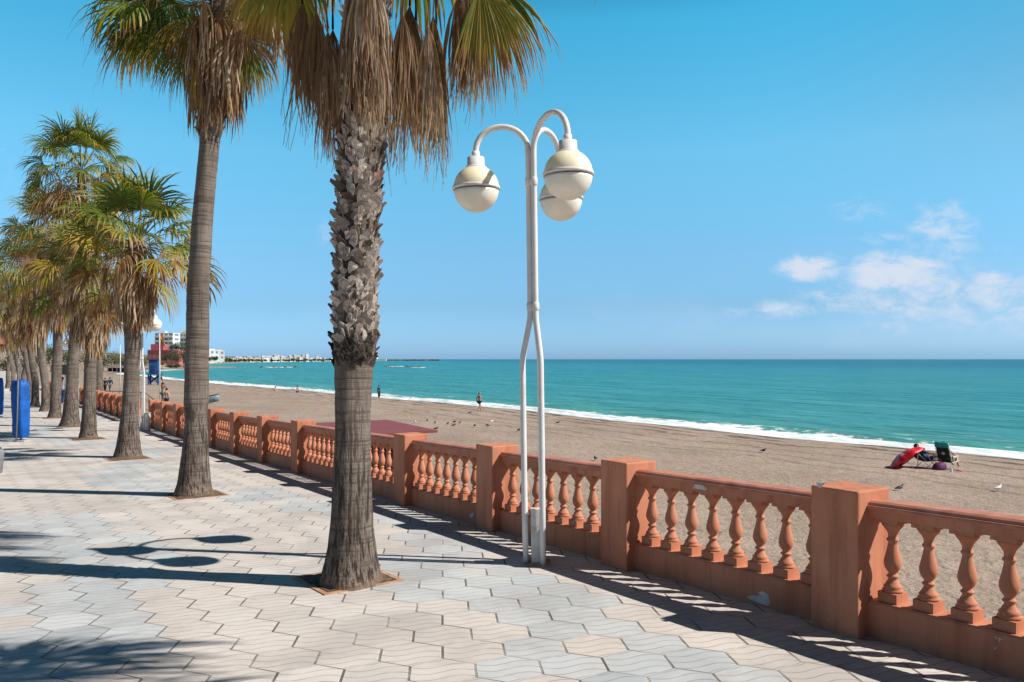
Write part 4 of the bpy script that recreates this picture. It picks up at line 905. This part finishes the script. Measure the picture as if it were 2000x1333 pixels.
# ------------------------------------------------------------------ things along the promenade and beach
kr = thing('beach_kiosk', 'low beach kiosk with a flat maroon roof behind the balustrade', 'kiosk', (*st(17., 7.), -2.1))
def local(pts, z): return [Vector((*st(s, t), z))-Vector(kr.location) for s, t in pts]
rf = MB(); rc = [(15.3, 5.75), (15.3, 8.15), (18.7, 8.5), (18.7, 5.75)]
rf.add(local(rc, .21)+local(rc, .26), [(3, 2, 1, 0), (4, 5, 6, 7), (0, 1, 5, 4), (1, 2, 6, 5), (2, 3, 7, 6), (3, 0, 4, 7)]); rf.build('roof', M['maroon'], kr)
wl = MB(); wc = [(15.9, 5.9), (15.9, 7.7), (18.3, 7.9), (18.3, 5.9)]
wl.add(local(wc, -2.3)+local(wc, .205), [(3, 2, 1, 0), (0, 1, 5, 4), (1, 2, 6, 5), (2, 3, 7, 6), (3, 0, 4, 7)]); wl.build('wall', M['darkred'], kr)
a_ = local([(16.3, 7.76), (17.9, 7.88)], 0); d_ = (a_[1]-a_[0]); MB().box((a_[0]+a_[1])/2+Vector((.03*VX, .03*VY, -.7+2.1-2.1)), (d_.length, .05, .9), Matrix.Rotation(math.atan2(d_.y, d_.x), 3, 'Z')).build('shutter', M['brown'], kr)
# blue wrapped parasols on the promenade
def wrapped(px, py, lb):
    c = prom(px, py); r_ = thing('wrapped_parasol', lb, 'parasol', c, 0, 'blue wrapped parasols')
    n = 20; vs = []; zz_ = [.10, .2, .5, .9, 1.3, 1.6, 1.78, 1.82]; rr = [.16, .21, .225, .225, .22, .215, .20, .02]
    for z, r__ in zip(zz_, rr):
        for k in range(n):
            a = 2*math.pi*k/n; q_ = r__*(1+.16*math.sin(5*a+z)+.09*math.sin(11*a+3*z)); vs.append((q_*math.cos(a), q_*.8*math.sin(a), z))
    m_ = MB().add(vs, [(i*n+k, i*n+(k+1) % n, (i+1)*n+(k+1) % n, (i+1)*n+k) for i in range(len(zz_)-1) for k in range(n)], True); m_.build('cover', M['blue'], r_)
    MB().tube([(0, 0, -.02), (0, 0, .12)], .03, 10).build('foot', M['concrete'], r_)
    MB().tube([(.02, -.26, -.02), (.05, -.25, .9), (.075, -.23, 2.75)], .018, 10).build('pole', M['grey'], r_)
    MB().box((0, 0, .012), (.5, .5, .045)).build('base_slab', M['concrete'], r_, .005)
    return r_
wrapped(41, 862, 'parasol wrapped in a blue cover beside a grey pole, left of the palms')
wrapped(-4, 815, 'second blue wrapped parasol, cut by the left edge of the photo')
c = prom(-16, 925); r_ = thing('litter_bin', 'dark rounded bin cut off by the left edge of the photo', 'bin', c); MB().lathe([(.16, 0), (.18, .02), (.20, .25), (.215, .42), (.20, .46), (.17, .48)], 24).build('bucket', M['grey'], r_); MB().lathe([(.10, .481), (.17, .50), (.05, .54)], 24).build('lid', M['dark'], r_)
# drain cover at the bottom edge
c = prom(715, 1362); r_ = thing('drain_cover', 'round rusty drain cover in the paving at the bottom edge', 'drain cover', c); MB().lathe([(.16, 0), (.16, .008), (.135, .010), (.13, .006), (.02, .007)], 28).build('cover_plate', M['rock'], r_)
MB().lathe([(.20, -.01), (.20, .004), (.165, .0045)], 28).build('collar', M['concrete'], r_)
# black sign between trunks
c = prom(127, 800); r_ = thing('sign_board', 'small black board on a post between the fifth and sixth palm trunks', 'sign', c); MB().box((0, 0, 2.15), (.32, .04, .55)).build('panel', M['dark'], r_, .005); MB().tube([(.0, .03, 0), (0, .03, 2.4)], .02, 8).build('post', M['grey'], r_)
# tilted blue-white panel behind the wall
c = ray(350, 800, 27.); r_ = thing('information_panel', 'tilted pale blue panel showing above the balustrade, left of the second palm trunk', 'panel', (c.x, c.y, -2.1)); h = c.z+2.1
MB().box((0, 0, h), (.42, .5, .03), rotm('X', 32) @ rotm('Y', -12)).build('board', M['sky_board'], r_, .004); MB().tube([(0, 0, -.1), (0, 0, h-.03)], .03, 10).build('post', M['grey'], r_)
MB().lathe([(.001, .08), (.05, .065), (.07, .02), (.06, -.01)], 14, (-.06, .1, h+.06)).build('cap', M['whitecloth'], r_)
# steps and handrail down to the beach at the gap in the wall
sg = S0+12*PIT+PW; r_ = thing('beach_steps', 'concrete steps leading down to the beach through the gap in the balustrade', 'steps', st3(sg+1., 5.3, 0)); m_ = MB()
for k in range(9):
    t0 = 5.07+k*.30; z = G(sg)-.16*(k+1); s_a, s_b = sg+.05, S0+14*PIT-.05
    pts = [st(s_a, t0), st(s_b, t0), st(s_b, t0+.34), st(s_a, t0+.34)]; m_.prism([(p[0]-r_.location.x, p[1]-r_.location.y) for p in pts], -2.5-r_.location.z, z-r_.location.z)
m_.build('treads', M['concrete'], r_)
r_ = thing('handrail', 'dark metal handrail sloping down to the beach beyond the balustrade', 'railing', ray(283, 767, 46)-Vector((0, 0, 1.0)))
pts = [ray(250, 765, 46), ray(283, 767, 46), ray(297, 778, 46.5), ray(312, 789, 47)]; L0 = Vector(r_.location)
MB().tube([p-L0 for p in pts], .022, 8).build('top_rail', M['dark'], r_); MB().tube([p-L0-Vector((0, 0, .38)) for p in pts], .016, 8).build('mid_rail', M['dark'], r_)
for f in (0, .25, .5, .75, 1): 
    for a, b_ in ((0, 1), (1, 3)):
        q = pts[a].lerp(pts[b_], f)-L0; MB().tube([q, q-Vector((0, 0, .95))], .018, 6).build('post', M['dark'], r_)
r_ = thing('handrail', 'low dark metal handrail along the far balustrade, below the two walkers', 'railing', ray(184, 764, 52)-Vector((0, 0, 1.0))); L0 = Vector(r_.location)
pts = [ray(184, 764, 52), ray(246, 765, 49)]; MB().tube([p-L0 for p in pts], .022, 8).build('top_rail', M['dark'], r_)
for f in (0, .2, .4, .6, .8, 1): q = pts[0].lerp(pts[1], f)-L0; MB().tube([q, q-Vector((0, 0, .95))], .018, 6).build('post', M['dark'], r_)
# boat
c = sand(398, 789); r_ = thing('rowing_boat', 'blue and brown rowing boat on the sand just right of the second palm trunk', 'boat', c, R(-8)); m_ = MB(); L = 3.0
sec = []; vs = []
for i in range(9):
    f = i/8.; x = -L/2+L*f; wd = .62*math.sin(min(1, (1-f)*1.5+.05)*math.pi/2)*(.8+.2*min(1, f*3)); h = .55+.35*f*f
    vs += [(x, -wd, h), (x, -wd*.75, .15+.1*f), (x, 0, .02+.25*f**4), (x, wd*.75, .15+.1*f), (x, wd, h)]
m_.add(vs, [(i*5+k, i*5+k+1, (i+1)*5+k+1, (i+1)*5+k) for i in range(8) for k in range(4)], True); o = m_.build('hull', M['sky_board'], r_); s_ = o.modifiers.new('thick', 'SOLIDIFY'); s_.thickness = .03; o.data.materials[0] = pmat('faded_blue_paint', (.20, .30, .36), .6, .2, 5, .2)
for k in (0, 4): MB().tube([vs[i*5+k] for i in range(9)], .035, 6).build('gunwale', M['brown'], r_)
MB().box((-.3, 0, .42), (.25, 1.1, .04)).build('thwart', M['brown'], r_)
# lifeguard tower
c = sand(301, 752); s_ = c.y/F*20/2.; r_ = thing('lifeguard_tower', 'blue wooden lifeguard tower on crossed legs at the far water edge', 'lifeguard tower', c, R(12))
k = c.y/F; hl = 20*k; hb = 34*k; W_ = 8.5*k
for sx in (-1, 1):
    for sy in (-1, 1): MB().box((sx*W_, sy*W_, hl/2), (.22, .22, hl)).build('leg', M['towerblue'], r_)
for sy in (-1, 1):
    for a in (-1, 1): MB().tube([(-a*W_, sy*W_, .3), (a*W_, sy*W_, hl-.2)], .09, 6).build('brace', M['towerblue'], r_)
for sx in (-1, 1): MB().tube([(sx*W_, -W_, .3), (sx*W_, W_, hl-.2)], .08, 6).build('brace', M['towerblue'], r_)
MB().box((0, 0, hl+.08), (W_*3.4, W_*3.2, .18)).build('deck', M['towerblue'], r_)
MB().box((0, 0, hl+.17+(hb)/2*.8), (W_*1.9, W_*1.9, hb*.8)).build('cabin', M['towerblue'], r_)
MB().prism([(-W_*1.25, -W_*1.25), (W_*1.25, -W_*1.25), (W_*1.25, W_*1.25), (-W_*1.25, W_*1.25)], hl+.175+hb*.8, hl+.3+hb*.8).build('roof', M['maroon'], r_)
rl = MB()
for sx in (-1, 1): rl.tube([(sx*W_*1.6, -W_*1.5, hl+1.0), (sx*W_*1.6, W_*1.5, hl+1.0)], .05, 6); rl.tube([(sx*W_*1.6, -W_*1.5, hl+.1), (sx*W_*1.6, -W_*1.5, hl+1.0)], .05, 6)
rl.build('railing', M['towerblue'], r_); MB().box((0, -W_*.98, hl+.9), (W_*.7, .06, 1.3)).build('door', M['navy'], r_)
# flagpoles
c = sand(312, 787); H_ = (787-652)/F*c.y; r_ = thing('flagpole', 'white flagpole with a red and yellow striped flag beside the lifeguard tower', 'flagpole', c)
MB().tube([(0, 0, -.2), (0, 0, H_)], [.06, .035], 10).build('pole', M['white'], r_)
fw = .42; fl_ = thing('flag', None, None); bpy.data.objects.remove(fl_)
fo_ = MB().tube([(0, 0, H_-.05), (.01, 0, H_-.1)], .01, 5).build('flag', M['flagr'], r_)
for nm, z0_, z1_, mt in (('flag_stripe', 0, .25, 'flagr'), ('flag_stripe', .25, .75, 'flagy'), ('flag_stripe', .75, 1., 'flagr')):
    vs = []
    for i in range(9):
        f = i/8.
        for z in (z0_, z1_): vs.append((.04+f*fw+.25*z*f, .10*math.sin(5*f+z*2), H_-.12-z*.62-f*f*.75-.25*f*z))
    o = MB().add(vs, [(2*i, 2*i+1, 2*i+3, 2*i+2) for i in range(8)], True).build(nm, M[mt], fo_); q = o.modifiers.new('thick', 'SOLIDIFY'); q.thickness = .006
c = sand(235, 766); H_ = (766-675)/F*c.y; r_ = thing('pole', 'bare thin white pole on the beach right of the two walkers', 'pole', c); MB().tube([(0, 0, -.2), (0, 0, H_)], [.07, .04], 10).build('shaft', M['white'], r_); MB().lathe([(.02, H_), (.07, H_+.04), (.02, H_+.09)], 10).build('finial', M['white'], r_)

# ------------------------------------------------------------------ far buildings
def facade(root, w_, d_, h_, floors, bays, wall='wallwhite', x0=0, z0=0, balcony=True, y0=0):
    MB().box((x0, y0, z0+h_/2), (w_, d_, h_)).build('wall', M[wall], root)
    fh = h_/floors
    for i in range(floors):
        if balcony: MB().box((x0, y0-d_/2-.55, z0+i*fh+.15*fh), (w_*.98, 1.1, .30*fh)).build('balcony', M[wall], root)
        m_ = MB()
        for k in range(bays): m_.box((x0-w_/2+w_*(k+.5)/bays, y0-d_/2-.02, z0+(i+.62)*fh), (w_/bays*.66, .05, fh*.52))
        for sx in (-1, 1): m_.box((x0+sx*(w_/2+.01), y0, z0+(i+.6)*fh), (.05, d_*.55, fh*.45))
        m_.build('windows', M['farglass'], root)
def at_far(px0, px1, py0, py1, Y):   # base centre, width, height
    a, b_ = ray(px0, py1, Y), ray(px1, py0, Y); return Vector(((a.x+b_.x)/2, Y, a.z)), b_.x-a.x, b_.z-a.z
c, w_, h_ = at_far(295, 331, 650, 720, 560); r_ = thing('apartment_block', 'white apartment block behind the flag, left of the wider white block', 'apartment block', c+Vector((0, 12, 0))); facade(r_, w_, 12, h_, 8, 4); MB().box((-w_*.2, 0, h_+.7), (w_*.25, 4, 1.4)).build('stair_head', M['wallwhite'], r_)
c, w_, h_ = at_far(331, 372, 652, 722, 600); r_ = thing('apartment_block', 'wide white balconied apartment block with a small pyramid roof, left of the second palm trunk', 'apartment block', c+Vector((0, 10, 0))); facade(r_, w_, 14, h_, 8, 7)
MB().add([(-3.6, -3, h_+.1), (3.6, -3, h_+.1), (3.6, 3, h_+.1), (-3.6, 3, h_+.1), (0, 0, h_+3.0)], [(3, 2, 1, 0), (0, 1, 4), (1, 2, 4), (2, 3, 4), (3, 0, 4)]).build('roof', M['tanroof'], r_)
c, w_, h_ = at_far(288, 347, 684, 722, 470); r_ = thing('villa', 'low pink-red building on the headland behind the lifeguard tower', 'villa', c+Vector((0, 4, 0)))
MB().box((0, 0, h_/2), (w_, 8, h_)).build('wall', M['pinkwall'], r_); MB().box((-w_*.22, .5, h_+1.75), (w_*.42, 6, 3.5)).build('upper_storey', M['pinkwall'], r_)
m_ = MB(); [m_.box((-w_/2+w_*(k+.5)/7, -4.02, h_*.62), (w_/7*.35, .08, h_*.25)) for k in range(7)]; m_.build('windows', M['farglass'], r_)
m_ = MB(); [m_.box((-w_*.4+w_*.1*k, -4.3, h_-.1), (.5, .6, .5)) for k in range(8)]; m_.build('roof', M['maroon'], r_)
# white building with red roof at the left edge
c = Vector((-49.5, 76, 0)); c.z = G(to_st(c.x, c.y)[0]); r_ = thing('white_building', 'white building with a red roof and grey awning at the left edge behind the palms', 'building', c, R(33))
MB().box((-3, 0, 2.2), (6.8, 10, 4.4)).build('wall', M['wallwhite'], r_)
MB().add([(-6.8, -5.5, 4.402), (.9, -5.5, 4.402), (.9, 5.5, 4.402), (-6.8, 5.5, 4.402), (-6.0, 0, 5.9), (-.1, 0, 5.9)], [(3, 2, 1, 0), (0, 1, 5, 4), (2, 3, 4, 5), (1, 2, 5), (3, 0, 4)]).build('roof', M['roof'], r_)
MB().box((-3, -5.8, 2.9), (6.6, 1.6, .12), rotm('X', 18)).build('awning', M['grey'], r_); MB().box((-1.4, -5.03, 1.1), (1.2, .06, 2.2)).build('door', M['glass'], r_); MB().box((-4.6, -5.03, 1.5), (1.8, .06, 1.1)).build('window', M['glass'], r_)
c = Vector((-44.0, 118, 0)); 
# the far town along the bay
rr = random.Random(9); GH = 'white houses of the far town along the bay'
def house(px, Y, w_, h_, base_y, roofc, wallc, lb, grp):
    c = ray(px, base_y, Y); r_ = thing('house', lb, 'house', c, R(rr.uniform(20, 60)), grp)
    MB().box((0, 0, h_/2-1), (w_, w_*.8, h_+2)).build('wall', M[wallc], r_)
    if roofc: MB().add([(-w_*.55, -w_*.45, h_+.01), (w_*.55, -w_*.45, h_+.01), (w_*.55, w_*.45, h_+.01), (-w_*.55, w_*.45, h_+.01), (-w_*.3, 0, h_+w_*.2), (w_*.3, 0, h_+w_*.2)], [(3, 2, 1, 0), (0, 1, 5, 4), (2, 3, 4, 5), (1, 2, 5), (3, 0, 4)]).build('roof', M[roofc], r_)
    else: MB().box((0, 0, h_+.4), (w_*.5, w_*.5, .8)).build('roof_room', M[wallc], r_)
    n = max(2, int(w_/4)); fl_n = max(1, int(h_/3.2)); m_ = MB()
    for i in range(fl_n):
        for k in range(n): m_.box((-w_/2+w_*(k+.5)/n, -w_*.4-.03, (i+.5)*h_/fl_n), (w_/n*.45, .1, h_/fl_n*.45))
    m_.build('windows', M['farglass'], r_)
for i in range(84):
    f = i/83.; px = 408+(655-408)*f+rr.uniform(-2, 2); Y = float(np.interp(px, [405, 440, 500, 600, 655], [800, 1060, 1280, 1560, 1900]))+rr.uniform(10, 90)
    hp = float(np.interp(px, [405, 425, 436, 470, 560, 600, 625, 640, 660], [17, 15, 8, 10, 12, 14, 9, 6, 4]))*rr.uniform(.3, 1.)
    base = float(np.interp(px, [405, 440, 520, 655], [706, 707, 706, 705.5])); k = Y/F
    house(px, Y, rr.uniform(3.5, 8)*k, hp*k, base, rr.choice([None, None, None, 'tanroof']), rr.choice(['wallwhite']*6+['wallcream']), 'small pale building in the far town across the bay', GH)
house(411, 760, 13, 9.5, 703, None, 'wallwhite', 'white stepped villa on the far point just right of the second palm trunk', None)
house(429, 780, 8.5, 9, 703, None, 'wallwhite', 'white block with a flat top standing alone right of the stepped villa', None)
r_ = thing('lighthouse', 'tiny white tower at the start of the harbour mole, right of the nearest palm', 'tower', ray(735, 705, 2300)); MB().lathe([(5, -2), (4, 12), (1, 17)], 10).build('tower', M['wallwhite'], r_); MB().box((14, 0, 2), (30, 10, 7)).build('wall', M['wallwhite'], r_)
r_ = thing('breakwater', 'long low harbour breakwater on the horizon right of the nearest palm', 'breakwater', ray(790, 704.6, 2900)); m_ = MB()
for k in range(60): m_.box((-150+k*4.6+rr.uniform(-1, 1), rr.uniform(-2, 2), rr.uniform(-2, .8)), (7, 10, 5), rotm('Z', rr.uniform(0, 90)))
m_.build('rocks', M['rock'], r_); MB().box((20, 3, 4.0), (215, 3, 2.4)).build('parapet', M['wallcream'], r_)
GR = 'rocks breaking the sea surface in the bay'
def rock(px, py, w_, lb, n=7):
    Y = 5*F/(py-HZ); c = ray(px, py, Y); c.z = WATER; r_ = thing('sea_rocks', lb, 'rocks', c); m_ = MB(); fm = MB()
    for k in range(n):
        x = rr.uniform(-w_, w_)/2*Y/F; m_.lathe([(rr.uniform(1.2, 2.6), -.3), (rr.uniform(.8, 1.6), rr.uniform(.2, .5)), (.2, rr.uniform(.5, .9))], 7, (x, rr.uniform(-3, 3), 0), False)
    m_.build('boulders', M['rock'], r_)
    for k in range(n*2): x = rr.uniform(-w_*.6, w_*.6)/2*Y/F; fm.lathe([(rr.uniform(2, 4.5), .05), (rr.uniform(.6, 1.5), .28)], 9, (x, rr.uniform(-6, 1), 0), True)
    fm.build('foam', M['whitecloth'], r_)
rock(770, 716.5, 50, 'line of low rocks with white surf, right of the nearest palm'); rock(815, 718.5, 26, 'small patch of surf-washed rocks, farther right of the nearest palm', 4); rock(545, 718, 70, 'scattered low dark rocks off the sandy spit, left of the nearest palm', 8)
# shrubs and trees on the headland
def shrub(c, rx, rz, n, size, lb, name='tree', cat='tree', grp=None, trunk=True):
    rg = np.random.default_rng(int(abs(c.x*13+c.y*7)) % 9999); r_ = thing(name, lb, cat, c, 0, grp)
    cl = rg.normal(0, 1, (9, 3)); cl /= np.linalg.norm(cl, axis=1)[:, None]; cl = cl*[rx*.6, rx*.6, rz*.5]+[0, 0, rz*1.0+(rz*.5 if trunk else 0)]
    k = rg.integers(0, 9, n); p = cl[k]+rg.normal(0, 1, (n, 3))*[rx*.28, rx*.28, rz*.25]; p[:, 2] = np.maximum(p[:, 2], .1)
    a = rg.normal(0, 1, (n, 3)); a /= np.linalg.norm(a, axis=1)[:, None]; b_ = np.cross(a, rg.normal(0, 1, (n, 3))); b_ /= np.linalg.norm(b_, axis=1)[:, None]
    a *= size; b_ *= size*.6; V = np.stack([p-a-b_, p+a-b_, p+a+b_, p-a+b_], 1).reshape(-1, 3)
    me = bpy.data.meshes.new('crown'); me.from_pydata(V.tolist(), [], [(4*i, 4*i+1, 4*i+2, 4*i+3) for i in range(n)]); at_ = me.attributes.new('tint', 'FLOAT', 'POINT')
    at_.data.foreach_set('value', np.repeat(np.clip((k % 3)/3.+rg.uniform(0, .4, n), 0, 1), 4).astype(np.float32)); me.materials.append(M['bush'])
    o = bpy.data.objects.new('crown', me); COL.objects.link(o); o.parent = r_
    if trunk: MB().tube([(0, 0, -1), (0, 0, rz*.7), (rx*.1, 0, rz*1.2)], [rx*.08, rx*.06, rx*.03], 7).build('trunk', M['brown'], r_)
GT = 'bushy trees on the headland behind the lifeguard tower'
for i, (px, py, wpx, hpx, Y) in enumerate(((325, 712, 14, 20, 430), (336, 714, 14, 26, 425), (348, 716, 16, 30, 420), (358, 718, 16, 34, 415), (366, 716, 16, 30, 430), (300, 722, 12, 12, 405), (316, 720, 12, 12, 400), (330, 722, 14, 10, 395), (345, 722, 14, 10, 395),
        (352, 700, 20, 30, 480), (338, 694, 14, 22, 490), (410, 708, 12, 10, 740), (420, 708, 12, 10, 735), (436, 707, 12, 8, 900), (448, 707, 10, 7, 960), (640, 705.5, 14, 4, 1800))):
    k = Y/F; c = ray(px, py, Y); shrub(c, wpx*k*.6, hpx*k*.45, 700, wpx*k*.045, 'bushy tree on the headland beside the pink-red villa' if i < 11 else 'bushy tree near the houses across the bay', grp=GT if i < 11 else 'trees among the far houses')
for i in range(26):
    px = 416+i*8.6+rr.uniform(-3, 3); Y = float(np.interp(px, [405, 440, 500, 600, 655], [790, 1040, 1260, 1540, 1880])); k = Y/F
    shrub(ray(px, float(np.interp(px, [405, 440, 655], [707, 707, 705.6])), Y), rr.uniform(3, 6)*k, rr.uniform(2.5, 5)*k*.6, 160, 1.0*k, 'bushy tree near the houses across the bay', grp='trees among the far houses', trunk=False)
GL = 'trees beyond the end of the beach, left of the lifeguard tower'
for i, (px, py, wpx, hpx, Y) in enumerate(((200, 733, 26, 40, 330), (222, 730, 24, 44, 340), (242, 728, 24, 36, 335), (262, 726, 22, 30, 350), (280, 724, 20, 26, 360), (175, 736, 30, 50, 300), (140, 738, 34, 60, 280), (100, 740, 40, 66, 260), (60, 742, 44, 66, 240), (20, 744, 44, 60, 225))):
    k = Y/F; c = ray(px, py, Y); shrub(c, wpx*k*.6, hpx*k*.42, 1100, wpx*k*.03, 'dark green tree beyond the far end of the beach', grp=GL)
c, w_, h_ = at_far(205, 262, 716, 731, 300); r_ = thing('beach_bar', 'long low open-sided beach bar at the far end of the sand', 'beach bar', c); MB().box((0, 0, h_), (w_, 5, .35)).build('roof', M['concrete'], r_)
for k in range(7): MB().box((-w_/2+.4+k*(w_-.8)/6, -2, h_/2), (.2, .2, h_)).build('post', M['wallwhite'], r_)
MB().box((0, 1.5, h_*.4), (w_*.96, .2, h_*.8)).build('wall', M['darkred'], r_)
print('objects', len(bpy.data.objects))
